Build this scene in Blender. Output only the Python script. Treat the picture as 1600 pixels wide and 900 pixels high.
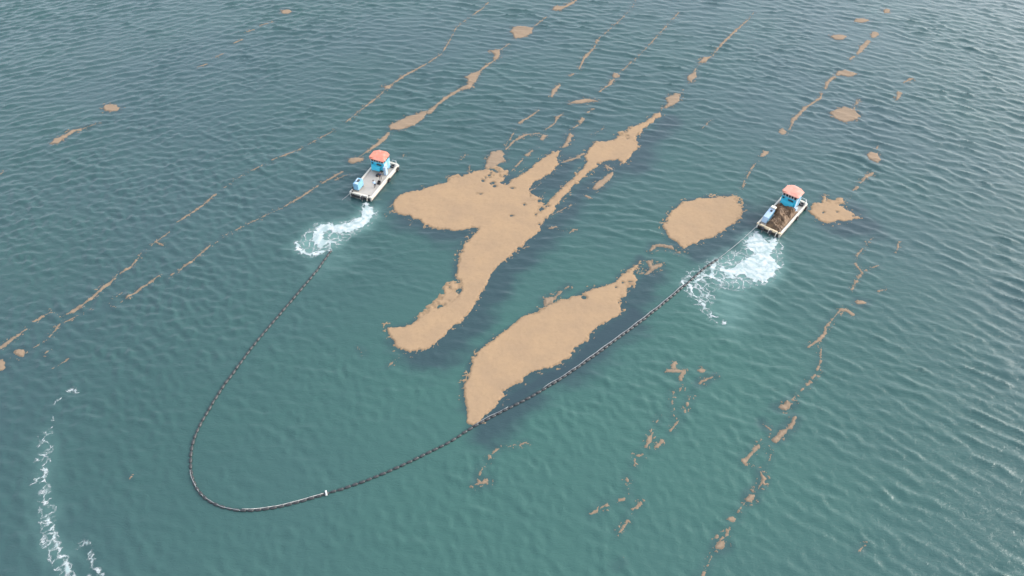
import bpy, bmesh, math, random
import numpy as np
from mathutils import Vector, Matrix

for o in list(bpy.data.objects): bpy.data.objects.remove(o)
S = bpy.context.scene
COL = S.collection
R = math.radians

# ------------------------------------------------------------------ camera
CAM_H, CAM_DEP, CAM_HF = 95.0, 46.0, 66.0
cam_d = bpy.data.cameras.new('camera'); cam = bpy.data.objects.new('camera', cam_d); COL.objects.link(cam)
cam.location = (0, 0, CAM_H); cam.rotation_euler = (R(90-CAM_DEP), 0, 0)
cam_d.sensor_width = 36; cam_d.lens = 18/math.tan(R(CAM_HF/2)); cam_d.clip_start = 0.5; cam_d.clip_end = 12000
S.camera = cam
# ------------------------------------------------------------------ light
SUN_EL, SUN_AZ, SUN_ST, SUN_ANG = 28.0, 76.0, 0.6, 35.0      # azimuth clockwise from +y
SKY_ST = 0.15
w = bpy.data.worlds.new('World'); S.world = w; w.use_nodes = True
nt = w.node_tree; bg = nt.nodes['Background']
sky = nt.nodes.new('ShaderNodeTexSky'); sky.sky_type = 'NISHITA'; sky.sun_disc = False
sky.sun_elevation = R(SUN_EL); sky.sun_rotation = R(SUN_AZ); sky.air_density = 1.0; sky.dust_density = 4.0; sky.ozone_density = 1.0
# an overcast veil: the sky colour is pulled towards cloud grey
hs = nt.nodes.new('ShaderNodeHueSaturation'); hs.inputs['Saturation'].default_value = 0.5
nt.links.new(sky.outputs[0], hs.inputs['Color']); 
vl = nt.nodes.new('ShaderNodeMix'); vl.data_type = 'RGBA'; vl.inputs['Factor'].default_value = .35; vl.inputs['B'].default_value = (4.1, 4.6, 5.5, 1)   # even high cloud
nt.links.new(hs.outputs[0], vl.inputs['A']); nt.links.new(vl.outputs['Result'], bg.inputs['Color'])
bg.inputs['Strength'].default_value = SKY_ST
sl = bpy.data.lights.new('sun', 'SUN'); so = bpy.data.objects.new('sun', sl); COL.objects.link(so)
sl.energy = SUN_ST; sl.angle = R(SUN_ANG); sl.color = (1, 0.96, 0.9)
sd = Vector((math.sin(R(SUN_AZ))*math.cos(R(SUN_EL)), math.cos(R(SUN_AZ))*math.cos(R(SUN_EL)), math.sin(R(SUN_EL))))
so.rotation_euler = sd.to_track_quat('Z', 'Y').to_euler(); so.location = (0, 0, 200)
S.view_settings.view_transform = 'Standard'; S.view_settings.look = 'None'
S.view_settings.exposure = 1.74; S.view_settings.gamma = 1

# ------------------------------------------------------------------ survey: photograph point -> place on the water
_f = 800/math.tan(R(CAM_HF/2)); _d = R(CAM_DEP)
_F = np.array([0, math.cos(_d), -math.sin(_d)]); _U = np.array([0, math.sin(_d), math.cos(_d)]); _X = np.array([1.0, 0, 0])
def gp(px, py, z=0.0):
    v = _F*_f + _X*(px-800) + _U*(450-py)
    return v*((z-CAM_H)/v[2]) + np.array([0, 0, CAM_H])
def mpp(px, py):                       # metres for one photograph pixel at that place
    p = gp(px, py); return float(np.linalg.norm(p-np.array([0, 0, CAM_H])))/math.hypot(_f, math.hypot(px-800, py-450))

# ------------------------------------------------------------------ tagging
def tag(o, label=None, cat=None, group=None, kind=None):
    if label: o['label'] = label
    if cat: o['category'] = cat
    if group: o['group'] = group
    if kind: o['kind'] = kind
    return o
def link(name, me, mat=None, parent=None):
    o = bpy.data.objects.new(name, me); COL.objects.link(o)
    if mat and me and not me.materials: me.materials.append(mat)
    if parent: o.parent = parent
    return o
def empty(name, loc=(0, 0, 0), rz=0):
    o = bpy.data.objects.new(name, None); COL.objects.link(o); o.location = loc; o.rotation_euler = (0, 0, rz); o.empty_display_size = .3
    return o

# ------------------------------------------------------------------ noise on arrays
_rng = np.random.RandomState(7); _TAB = _rng.rand(256, 256)*2-1
def vnoise(x, y, s=0):
    x = x+s*37.7; y = y-s*21.3
    xi = np.floor(x).astype(int); yi = np.floor(y).astype(int); fx = x-xi; fy = y-yi
    fx = fx*fx*(3-2*fx); fy = fy*fy*(3-2*fy)
    a = _TAB[xi & 255, yi & 255]; b = _TAB[(xi+1) & 255, yi & 255]; c = _TAB[xi & 255, (yi+1) & 255]; d = _TAB[(xi+1) & 255, (yi+1) & 255]
    return (a*(1-fx)+b*fx)*(1-fy)+(c*(1-fx)+d*fx)*fy
def fbm(x, y, s=0, oct=4, gain=.55):
    t = 0; a = 1; n = 0
    for i in range(oct):
        t = t+a*vnoise(x*2**i*1.03+i*11, y*2**i*1.03-i*7, s+i); n += a; a *= gain
    return t/n
def sm(a, b, x):
    t = np.clip((x-a)/(b-a), 0, 1); return t*t*(3-2*t)

# ------------------------------------------------------------------ distance fields over world coordinates
def W2(pts): return np.array([gp(x, y)[:2] for x, y in pts])
def sd_poly(X, Y, P):                  # >0 inside
    d = np.full(X.shape, 1e9); ins = np.zeros(X.shape, bool)
    n = len(P)
    for i in range(n):
        ax, ay = P[i]; bx, by = P[(i+1) % n]
        ex, ey = bx-ax, by-ay; wx, wy = X-ax, Y-ay
        t = np.clip((wx*ex+wy*ey)/(ex*ex+ey*ey+1e-9), 0, 1)
        d = np.minimum(d, (wx-ex*t)**2+(wy-ey*t)**2)
        c = ((ay > Y) != (by > Y))
        with np.errstate(divide='ignore', invalid='ignore'):
            c &= X < (bx-ax)*(Y-ay)/(by-ay if by != ay else 1e-9)+ax
        ins ^= c
    d = np.sqrt(d); return np.where(ins, d, -d)
def sd_line(X, Y, P, wd):              # wd half-width per vertex
    best = np.full(X.shape, -1e9)
    for i in range(len(P)-1):
        ax, ay = P[i]; bx, by = P[i+1]
        ex, ey = bx-ax, by-ay; wx, wy = X-ax, Y-ay
        t = np.clip((wx*ex+wy*ey)/(ex*ex+ey*ey+1e-9), 0, 1)
        best = np.maximum(best, wd[i]*(1-t)+wd[i+1]*t-np.hypot(wx-ex*t, wy-ey*t))
    return best
def widths(pts, w):
    ws = w if isinstance(w, (list, tuple)) else [w]*len(pts)
    return [max(.02, a/2*mpp(*p)) for a, p in zip(ws, pts)]
def prim(X, Y, p):
    k = p[0]
    if k == 'poly': return sd_poly(X, Y, W2(p[1]))
    if k == 'line': return sd_line(X, Y, W2(p[1]), widths(p[1], p[2]))
    if k == 'blob':
        _, x, y, rx, ry = p[:5]; P = [(x+rx*math.cos(a)*(1+.15*math.sin(3*a+x)), y+ry*math.sin(a)) for a in np.linspace(0, 2*math.pi, 13)[:-1]]
        return sd_poly(X, Y, W2(P))
def ppts(p): return [(p[1]-p[3], p[2]), (p[1]+p[3], p[2]), (p[1], p[2]-p[4]), (p[1], p[2]+p[4])] if p[0] == 'blob' else p[1]

# ------------------------------------------------------------------ floating weed, read off the photograph
P, L, B = (lambda pts: ('poly', pts)), (lambda pts, w=2: ('line', pts, w)), (lambda x, y, rx, ry: ('blob', x, y, rx, ry))
MAT_A = [(612,318),(620,308),(630,301),(652,297),(680,290),(698,285),(701,278),(709,274),(720,276),(732,271),(744,268),(758,265),(766,265),(774,270),(792,266),(794,270),(780,278),(781,286),(791,289),(810,276),(834,260),(848,248),(864,237),(876,236),(870,246),(871,258),(856,272),(836,282),(826,297),(826,308),(840,314),(842,326),(836,336),(856,324),(862,312),(870,306),(880,294),(892,282),(904,271),(918,254),(914,242),(920,230),(934,222),(958,219),(968,211),(980,206),(988,198),(1010,191),(1022,180),(1031,175),(1033,180),(1014,194),(996,208),(990,220),(996,229),(988,240),(984,250),(973,256),(966,249),(950,252),(934,256),(922,268),(910,278),(897,289),(888,300),(876,311),(874,316),(860,332),(850,344),(844,358),(834,368),(818,384),(804,392),(782,412),(764,432),(756,450),(746,470),(732,492),(710,510),(692,528),(672,544),(642,551),(626,548),(616,540),(610,526),(603,510),(616,512),(642,508),(652,500),(684,482),(700,476),(712,466),(722,450),(720,440),(712,434),(714,416),(718,396),(732,374),(748,360),(754,353),(728,357),(712,361),(686,357),(664,351),(642,338),(622,335),(614,326)]
MAT_E = [(732,664),(740,664),(760,649),(786,622),(786,611),(816,596),(825,580),(844,577),(872,569),(890,560),(897,543),(915,534),(925,515),(968,490),(970,462),(977,450),(995,437),(990,428),(1004,405),(1001,402),(996,412),(974,428),(956,443),(925,451),(897,464),(875,470),(850,481),(813,500),(781,524),(750,546),(738,565),(725,599),(724,618),(730,643)]
MAT_C = [(1036,354),(1043,342),(1055,327),(1069,316),(1104,308),(1123,307),(1142,306),(1152,318),(1161,323),(1158,339),(1140,354),(1119,367),(1095,375),(1078,384),(1068,388),(1059,380),(1045,370)]
MAT_H = [(1266,330),(1272,319),(1292,316),(1309,320),(1318,324),(1335,335),(1330,344),(1309,345),(1294,349),(1280,343)]
# name, label, kind, edge noise, list of shapes, optional loose areas, optional holes
WEED = [
 ('seaweed_mat', 'huge tan weed mat with pointed left end, long upper right arms and boot shaped tail', 'mat', [P(MAT_A)],
   [P([(628,512),(642,504),(652,490),(672,474),(684,466),(690,452),(700,438),(712,434),(722,444),(716,462),(700,480),(680,490)]),
    P([(826,300),(836,306),(852,312),(866,310),(872,300),(858,330),(838,338),(826,316)]), P([(760,255),(782,262),(794,272),(780,290),(758,280)]),
    P([(700,288),(704,274),(716,272),(722,278)]), P([(986,214),(996,222),(1000,230),(990,236)]),P([(958,208),(984,202),(990,222),(962,222)])],
   [(754,282,3,2),(770,286,4,2),(773,291,4,1.6),(800,294,3,1.3),(750,303,4,1.6),(843,351,3,1.6),(819,320,2,1.6),(764,274,3,1.5),(799,337,3,1)]),
 ('seaweed_mat', 'big tan leaf shaped weed mat inside the boom, its lower tip touching it', 'mat', [P(MAT_E)],
   [P([(966,440),(990,430),(997,440),(992,452),(978,462),(968,478)])], [(912,465,4,3),(973,442,2,1.6),(962,449,2,1.4),(840,489,2,1)]),
 ('seaweed_mat', 'rounded tan weed mat to the left of the barge loaded with brown weed', 'mat', [P(MAT_C)], [P([(1140,308),(1156,304),(1164,322),(1150,330)])], [(1157,322,3,1.6)]),
 ('seaweed_mat', 'pinkish tan oval weed mat just right of the loaded barge', 'mat', [P(MAT_H), L([(1318,333),(1332,340),(1341,339)], 7), L([(1287,320),(1289,308)], 4), L([(1308,322),(1313,311)], 5)], [P([(1288,318),(1296,308),(1316,310),(1320,326),(1300,322)])], [(1309,331,2,1),(1286,333,2,1)]),
 ('seaweed_patch', 'small fan shaped weed patch above the top edge of the huge mat', 'mat', [P([(758,263),(760,250),(768,238),(780,235),(790,238),(787,245),(791,251),(778,257),(768,263)])], [], []),
 ('seaweed_patch', 'small hooked weed wisp between the rounded mat and the leaf shaped mat', 'mat', [P([(1015,393),(1018,382),(1036,380),(1047,384),(1058,390),(1071,394),(1059,396),(1052,392),(1043,388),(1026,387)])], [], []),
 ('seaweed_patch', 'small branching weed patch off the upper tip of the leaf shaped mat', 'mat', [P([(1010,408),(1017,407),(1020,414),(1034,412),(1035,417),(1023,421),(1015,428),(1007,430),(1014,418)]), L([(1007,425),(998,429)], 3)], [], []),
 ('seaweed_patch', 'small round weed patch with thin tail above the edge of the leaf shaped mat', 'mat', [P([(850,479),(850,466),(860,463),(868,466),(862,475)]), L([(866,466),(878,455),(889,447)], 2.2)], [], []),
 ('seaweed_patch', 'slim slanted weed patch below the upper right arm of the huge mat', 'mat', [P([(953,270),(958,268),(959,274),(950,283),(933,297),(923,295),(937,281)]), L([(955,272),(949,264)], 2)], [], []),
 ('seaweed_patch', 'pointed oval weed patch floating alone below the upper middle dotted streak', 'mat', [P([(889,160),(900,156),(913,153),(928,156),(934,158),(920,160),(908,162),(892,162)])], [], []),
 ('seaweed_patch', 'feathered tan weed patch with ragged top near the upper right', 'mat', [P([(1297,177),(1305,170),(1320,167),(1335,172),(1346,182),(1335,188),(1318,191),(1305,185)]), L([(1333,172),(1342,155)], 2)], [], []),
 ('seaweed_patch', 'smooth oval weed patch near the top centre edge of the photograph', 'mat', [P([(797,49),(801,42),(814,40),(834,43),(832,52),(817,59),(804,61)])], [], []),
 ('seaweed_patch', 'weed patch with a thin tip running off the top centre edge', 'mat', [P([(861,16),(866,10),(881,9),(894,2),(900,-4),(904,-2),(896,6),(887,11),(875,16)])], [], []),
 ('seaweed_patch', 'little flattened weed patch at far upper left, tan and without any tail', 'mat', [P([(160,167),(165,163),(178,163),(190,168),(183,174),(164,174)])], [], []),
 ('seaweed_patch', 'stretched double lobed weed patch below the lone flattened patch at far upper left', 'mat', [P([(77,225),(90,224),(103,214),(118,206),(127,204),(127,200),(112,203),(100,211),(85,216)]), L([(130,201),(145,196),(158,191)], 1.8)], [], []),
 ('seaweed_patch', 'weed patch with a notch halfway up the chain above the empty barge', 'mat', [P([(752,109),(745,126),(735,139),(722,141),(716,140),(729,131),(731,124),(726,120),(737,114)])], [], []),
 ('seaweed_patch', 'triangular weed patch at the top of the chain above the empty barge', 'mat', [P([(766,79),(781,77),(782,86),(775,94),(770,92),(772,86)])], [], []),
 ('seaweed_patch', 'long lens shaped weed patch on the chain just above the empty barge', 'mat', [P([(608,204),(609,196),(635,182),(658,175),(668,173),(664,184),(647,196),(624,203)])], [], []),
 ('seaweed_patch', 'small flat weed patch left of the orange roof of the empty barge', 'mat', [P([(543,252),(545,247),(554,245),(570,248),(562,253),(548,256)])], [], []),
 ('seaweed_patch', 'comma shaped weed patch right of top centre, beyond the huge mat longest arm', 'mat', [P([(1037,169),(1043,160),(1040,154),(1046,149),(1055,145),(1064,147),(1062,157),(1047,168)])], [], []),
 ('seaweed_patch', 'small weed patch above the comma shaped one on the same streak', 'mat', [P([(1073,125),(1075,117),(1087,112),(1089,118),(1081,130)])], [], []),
 ('seaweed_patch', 'topmost small weed patch on the streak with the comma shaped patch', 'mat', [P([(1092,98),(1099,89),(1112,88),(1103,97)])], [], []),
 ('seaweed_patch', 'curved finger of weed pointing at the upper left arm of the huge mat', 'mat', [P([(891,203),(895,211),(893,220),(885,229),(877,232),(884,218)])], [], []),
 ('seaweed_patch', 'flat weed patch with a tail in the dotted streak at upper right', 'mat', [P([(1305,118),(1310,110),(1320,109),(1340,115),(1331,120),(1316,118)])], [], []),
 ('seaweed_patch', 'faint small oval weed patch left of the upper right streak', 'mat', [B(1310, 58, 12, 4)], [], []),
 ('seaweed_patch', 'dim pinkish weed patch at the top right edge', 'mat', [B(1346, 32, 13, 3.5)], [], []),
 ('seaweed_patch', 'dim pinkish weed speck closest to the top right edge', 'mat', [B(1385, 17, 6, 4)], [], []),
 ('seaweed_patch', 'small round weed patch above the oval mat right of the loaded barge', 'mat', [P([(1353,241),(1360,237),(1371,240),(1376,250),(1370,254),(1358,249)])], [], []),
 ('seaweed_patch', 'small weed patch at the lower left edge beside the longest thin streak', 'mat', [B(30, 552, 9, 6)], [], []),
 ('seaweed_patch', 'small weed patch cut off by the left edge of the photograph', 'mat', [B(0, 570, 9, 9)], [], []),
 ('seaweed_patch', 'small ragged weed patch below the boom, lower middle', 'mat', [P([(741,758),(746,748),(753,750),(762,748),(763,756),(748,760)])], [], []),
 ('seaweed_patch', 'arrow shaped weed patch in the chain at lower right', 'mat', [P([(1212,637),(1227,628),(1241,630),(1236,636),(1227,640)])], [], []),
 ('seaweed_patch', 'slanting weed strip below the arrow shaped patch at lower right', 'mat', [L([(1243,652),(1235,666),(1220,678),(1211,687)], [5,6,9,8])], [], []),
 ('seaweed_patch', 'little weed scrap left of the slanting strip at lower right', 'mat', [L([(1193,662),(1203,671)], 5)], [], []),
 ('seaweed_patch', 'crescent weed strip in the lower right chain, above a small round patch', 'mat', [L([(1189,738),(1193,749),(1185,764)], [4,6,4])], [], []),
 ('seaweed_patch', 'compact weed patch below the crescent strip at lower right', 'mat', [P([(1166,783),(1170,772),(1181,771),(1179,779),(1170,784)])], [], []),
 ('seaweed_patch', 'round weed patch near the bottom edge, right of centre', 'mat', [B(1125, 853, 9, 8)], [], []),
 ('seaweed_patch', 'orange tinted small weed patch at the bend of the lower right chain', 'mat', [B(1345, 472, 9, 4)], [], []),
 ('seaweed_patch', 'weed sliver with a stalk at lower middle right, below the boom', 'mat', [P([(1088,601),(1096,594),(1106,591),(1117,587),(1104,595),(1094,601)])], [], []),
 ('seaweed_patch', 'tiny weed patch at the far top left dotted streak end', 'mat', [B(447, 18, 9, 3.5)], [], []),
 ('seaweed_patch', 'small weed knot on the thin streak left of the notched chain', 'mat', [B(606, 136, 6, 3.5)], [], []),
 ('seaweed_patch', 'small round weed knot on the upper middle dotted streak', 'mat', [B(962, 118, 6, 4)], [], []),
 # ---- streaks of loose weed
 ('seaweed_streak', 'thin weed line joining the patches above the empty barge', 'streak', [L([(856,25),(833,42)], 2), L([(796,68),(783,77)], 2), L([(774,93),(762,101),(751,110)], 3), L([(719,139),(697,153),(682,165),(670,176)], [5,4.5,5,7]), L([(607,208),(600,216),(589,226),(563,244)], [5,7,5,2.5])]),
 ('seaweed_streak', 'long thin weed streak running from the empty barge down to the left edge', 'streak', [L([(535,268),(500,288),(470,308),(440,325),(397,345),(353,367)], [2.5,3,2.5,2,2,2]), L([(329,383),(300,408),(267,430)], [3,2.4,2.6]), L([(247,432),(213,456)], 2.2), L([(190,457),(167,477)], 1.6), L([(93,507),(75,530),(50,545)], 2), L([(545,272),(520,282)], 1.6), L([(353,367),(341,377),(329,384)], 1.0), L([(213,456),(200,464),(182,476),(165,486)], 1.0), L([(140,484),(118,495),(95,506)], .9), L([(50,545),(38,552)], 1.2)]),
 ('seaweed_streak', 'second long thin weed streak from mid left, ending at the left edge', 'streak', [L([(337,303),(315,322),(277,347)], [1.5,3,3]), L([(265,362),(243,378),(256,384)], 2.2), L([(203,418),(188,427)], [5,3]), L([(180,435),(166,446)], [2,5]), L([(163,448),(140,468),(113,487)], [6,3,6]), L([(80,487),(53,502)], 3), L([(40,515),(15,533),(0,543)], [2,5,4]), L([(520,205),(470,232),(425,252),(380,272),(350,293)], 1.0), L([(243,378),(222,396),(204,417)], .9), L([(113,487),(95,495),(82,486)], 1.0)]),
 ('seaweed_streak', 'faint dotted weed streak left of the notched chain, running to the top', 'streak', [L([(540,191),(562,173),(592,150),(606,136),(632,118),(664,101),(690,84)], [1,2,1.5,2,4,2,1.4]), L([(690,84),(702,64),(713,43),(735,26),(754,13),(762,4)], 1.1), L([(500,215),(525,202)], 1), L([(425,250),(470,232)], 1)]),
 ('seaweed_streak', 'faint broken weed streak near the top left corner', 'streak', [L([(310,104),(323,100)], 1.8), L([(335,90),(348,84)], 2.2), L([(366,67),(378,62)], 3), L([(386,50),(396,46)], 2.2), L([(405,40),(425,34)], 3)]),
 ('seaweed_streak', 'dotted weed streak at top centre, right of the oval patch', 'streak', [L([(994,0),(987,13),(967,33),(950,48),(936,60)], 1.3), L([(933,63),(928,75),(913,90),(905,108)], [5,2.5,4,3]), L([(896,115),(890,119)], 2.5), L([(875,132),(867,140),(862,151)], [2,7,3])]),
 ('seaweed_streak', 'thin weed streak with one round knot, above the pointed oval patch', 'streak', [L([(1060,20),(1028,55),(1005,80),(980,103),(966,115)], [1,1.4,2,1.4,2]), L([(959,124),(952,132),(937,143)], [3,4,1.5])]),
 ('seaweed_streak', 'thin weed lines above the small fan shaped patch', 'streak', [L([(842,172),(828,182),(811,192)], [1.5,3,3]), L([(807,200),(800,212),(790,228)], 1.2), L([(880,177),(870,184),(867,193),(853,202)], [2,4,2.5,1.5]), L([(843,208),(823,210),(803,220),(790,234)], [2,5,2.5,1.5])]),
 ('seaweed_streak', 'dotted weed line between the fan shaped patch and the upper left arm of the huge mat', 'streak', [L([(846,218),(850,212)], [5,7]), L([(838,230),(823,242)], [1,5]), L([(818,248),(806,260)], [1,3.5]), L([(803,264),(796,270)], 2)]),
 ('seaweed_streak', 'weed crumbs leading up from the curved finger of weed', 'streak', [L([(927,170),(918,175)], 2), L([(910,186),(906,192)], [7,6]), L([(903,195),(896,200)], 3), L([(943,200),(923,213)], 1.8), L([(905,246),(890,250),(878,254)], [4,3,2]), L([(912,240),(904,244)],4)]),
 ('seaweed_streak', 'thin sliver of weed beside the neck of the huge mat, with crumbs below', 'streak', [L([(894,319),(876,329),(856,339)], [1.5,2.5,1.5]), L([(858,357),(868,355),(880,357)], [4,3,2]), L([(891,363),(897,358),(902,359)], 2.5), L([(846,286),(836,294),(826,299)], 1.6), L([(852,300),(846,309)], 2), L([(916,306),(922,309)], 3.5), L([(946,258),(957,265)], 2.4)]),
 ('seaweed_streak', 'faint threads of weed poking out of the left end of the huge mat', 'streak', [L([(604,338),(614,328)], 1.5), L([(640,352),(646,344)], 1.5), L([(607,572),(615,564),(628,556)], 1.2), L([(733,268),(734,259)], 2)]),
 ('seaweed_streak', 'weed streak with small patches running up to the top edge, right of centre', 'streak', [L([(1170,30),(1150,47),(1127,70),(1110,90)], [1.5,2.5,3,1.5]), L([(1092,100),(1084,112)], 2), L([(1180,16),(1170,30)], 1), L([(1069,137),(1064,146)], 1.5), L([(1110,188),(1098,200)], 1)]),
 ('seaweed_streak', 'broken weed streak descending from upper right to above the loaded barge', 'streak', [L([(1368,52),(1364,58)], [9,5]), L([(1357,64),(1347,75),(1340,84)], [6,8,3]), L([(1334,88),(1328,93)], 3), L([(1304,120),(1293,128),(1289,138)], 4), L([(1284,146),(1282,153),(1260,167),(1240,187),(1233,203)], [3,3,4,6,2]), B(1223, 206, 5, 4), L([(1196,238),(1191,244)], [8,6]), L([(1184,252),(1174,263),(1166,280)], 2), L([(1163,283),(1161,292)], 4), L([(1150,300),(1130,325)],1)]),
 ('seaweed_streak', 'faint pinkish weed streak at the right, above the oval mat by the loaded barge', 'streak', [L([(1424,123),(1412,129)], [6,3]), L([(1405,145),(1402,155)], [6,3]), L([(1372,228),(1366,238)], 1.6), L([(1364,270),(1355,275),(1344,286)], [4,5,2.5]), L([(1340,292),(1332,298)], [5,3]), L([(1325,305),(1318,318)], 1.3), L([(1335,165),(1340,155)],2)]),
 ('seaweed_streak', 'dim brown weed threads among the ripples right of the foam of the loaded barge', 'streak', [L([(1362,372),(1340,398),(1338,415),(1347,425),(1330,453)], [1,1.5,2,3,1]), L([(1372,415),(1350,423)], 1.5), L([(1405,378),(1400,395)], 1.5), L([(1385,452),(1372,455)], 1.5)]),
 ('seaweed_streak', 'branching weed streak curling down the right side of the water', 'streak', [L([(1333,492),(1322,485),(1313,484),(1300,500),(1290,511),(1288,522),(1280,531),(1263,542)], [3,7,5,2.5,6,4,4,2]), L([(1283,545),(1282,565),(1277,577)], [1.5,2.5,6]), L([(1274,585),(1263,600),(1252,610)], [3,6,1.5]), L([(1242,619),(1238,626)], 2)]),
 ('seaweed_streak', 'loose weed crumbs in the lower right, between the slanting and the crescent strip', 'streak', [L([(1186,696),(1175,708),(1163,721)], [5,4.5,6]), L([(1205,711),(1199,726)], 2), B(1179, 728, 2.5, 1.5), B(1167, 726, 2, 1.5), L([(1195,690),(1203,698)], 1.2), L([(1194,733),(1196,729)], 1.2)]),
 ('seaweed_streak', 'weed trail sinking to the bottom edge, right of centre', 'streak', [L([(1166,783),(1152,802)], [2.5,1.5]), B(1144, 811, 5, 3.5), L([(1141,824),(1134,838)], 2), L([(1112,870),(1103,889),(1096,904)], [1.5,3,6]), L([(1122,836),(1120,840)], 2)]),
 ('seaweed_streak', 'scattered weed crumbs in two thin lines, lower middle right', 'streak', [L([(1054,567),(1052,574)], 6), L([(1044,579),(1068,580)], 4), L([(1066,582),(1064,592)], 3), L([(1064,606),(1063,610)], 2), L([(1052,612),(1050,632),(1053,650)], 1.5), L([(1080,617),(1076,624)], 4), L([(1074,630),(1070,642)], 4.5), L([(1060,658),(1048,673)], 1.6), L([(1020,676),(1014,688),(1009,699)], [1.5,6,2]), L([(1034,690),(1026,697)], 3.5), L([(1004,710),(994,712)], 3), L([(992,717),(992,728)], 4.5), L([(980,748),(981,752)], 3), L([(983,764),(982,776)], 1.5), L([(975,780),(968,782)], 3), B(1097, 579, 5, 2.5), L([(1030,652),(1026,660)],1)]),
 ('seaweed_streak', 'short weed dashes low in the centre right', 'streak', [L([(948,789),(940,793)], [5,4]), L([(932,798),(923,803)], [3,4]), L([(1001,786),(988,796)], 3.2), L([(980,814),(975,822),(967,832)], [4,3,2]), L([(972,878),(960,888)], 1.4), L([(1352,852),(1340,862)],.8)]),
 ('seaweed_streak', 'curved dotted weed streak just below the boom, leading to a ragged patch', 'streak', [L([(822,691),(815,693)], 4), L([(806,695),(794,698)], 2), L([(778,702),(770,708)], 4), L([(766,713),(763,718)], 3), L([(754,731),(749,741)], [4,6])]),
 ('seaweed_streak', 'thin pale weed thread near the left edge, below the small patch', 'streak', [L([(76,548),(65,558)], 1.3), L([(108,560),(92,570),(82,580)], .9), L([(0,272),(6,268)], 1.2),L([(205,745),(202,748)],.6)]),
 ('seaweed_streak', 'thin bent weed dashes left of the faint oval at far upper right', 'streak', [L([(560,545),(568,552)], .8), L([(720,250),(728,240)], 1), L([(626,245),(634,240)], 1)]),
]

BOOM = [(518,391),(495,423),(470,453),(435,494),(401,534),(371,574),(345,610),(325,643),(310,670),(301,695),(298,720),(300,743),(308,764),(325,782),(350,793),(380,798),(412,796),(450,789),(510,772),(570,752),(625,729),(675,705),(704,690),(740,667),(772,650),(828,621),(862,601),(890,583),(930,555),(968,527),(1010,496),(1055,459),(1075,442),(1100,420),(1122,405)]
FOAM = [
 ('wake_foam', 'curling white wash behind the stern of the empty barge, hooked around a dark oval', 1.0,
   [P([(571,317),(581,325),(585,333),(581,341),(571,352),(555,361),(540,364),(523,363),(515,359),(506,363),(504,370),(510,375),(520,377),(530,375),(520,381),(500,387),(491,381),(489,367),(497,353),(512,350),(533,352),(549,345),(563,336),(567,323)]), L([(463,380),(466,390),(480,398),(492,397),(513,391)], [2,4,4.5,4,1.5])],
   [P([(455,381),(472,373),(480,363),(492,352),(512,348),(540,346),(560,336),(565,325),(588,326),(590,338),(575,354),(545,370),(535,382),(515,392),(485,401),(465,394)])]),
 ('wake_foam', 'broad white wash spreading behind the stern of the loaded barge', 1.0,
   [P([(1183,361),(1178,370),(1168,374),(1161,377),(1170,388),(1178,396),(1162,408),(1145,419),(1134,420),(1126,413),(1127,424),(1142,431),(1162,430),(1174,440),(1194,443),(1206,431),(1217,417),(1210,404),(1203,398),(1212,386),(1212,373),(1205,372),(1198,380),(1190,370)]), L([(1117,411),(1110,430),(1120,439),(1146,434)], [1.5,3,4.5,5])],
   [P([(1160,372),(1184,360),(1215,370),(1224,388),(1226,412),(1212,436),(1196,446),(1178,448),(1160,456),(1140,452),(1118,446),(1106,430),(1116,408),(1140,392),(1160,392)])]),
 ('boom_foam', 'lacy white foam where the boom end meets the loaded barge wash, trailing downwards', .75,
   [L([(1066,441),(1074,444),(1082,446)], [6,8,4]), L([(1080,446),(1080,458),(1086,464),(1100,477)], [2.5,4,3,4]), L([(1100,480),(1112,492),(1132,504)], [2,1.6,1]), L([(1100,432),(1085,441)], 3), L([(1100,432),(1115,428)], 2)],
   [P([(1060,442),(1070,428),(1100,412),(1124,398),(1130,402),(1112,418),(1112,440),(1116,460),(1104,486),(1122,500),(1116,502),(1090,478),(1076,460)])]),
 ('foam_streak', 'thin broken white foam streak at the lower left corner', .8,
   [L([(112,904),(104,884),(91,855),(78,822),(70,797),(68,780)], [5,5.5,5,5,3,1.5]), L([(68,780),(66,760),(72,728),(76,722)], [2,1.8,2,1]), L([(64,840),(78,868),(92,889)], [1.2,2,2]), L([(58,720),(63,710),(70,712)], 1.3), L([(66,702),(68,689),(64,680),(72,676)], 1.2), L([(80,668),(84,652)], 1), L([(86,630),(94,622)], 1.2), L([(104,612),(114,608),(120,612)], 1.5), L([(121,854),(128,847),(136,851),(141,868),(147,886),(160,898)], [1,2,2.2,2,2,1.5]), L([(72,726),(62,745),(52,756)],1.2), L([(138,898),(143,893)],3)],
   [P([(58,700),(70,670),(84,672),(84,720),(82,760),(96,820),(120,900),(92,904),(60,850),(54,800),(60,740)])]),
]

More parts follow.
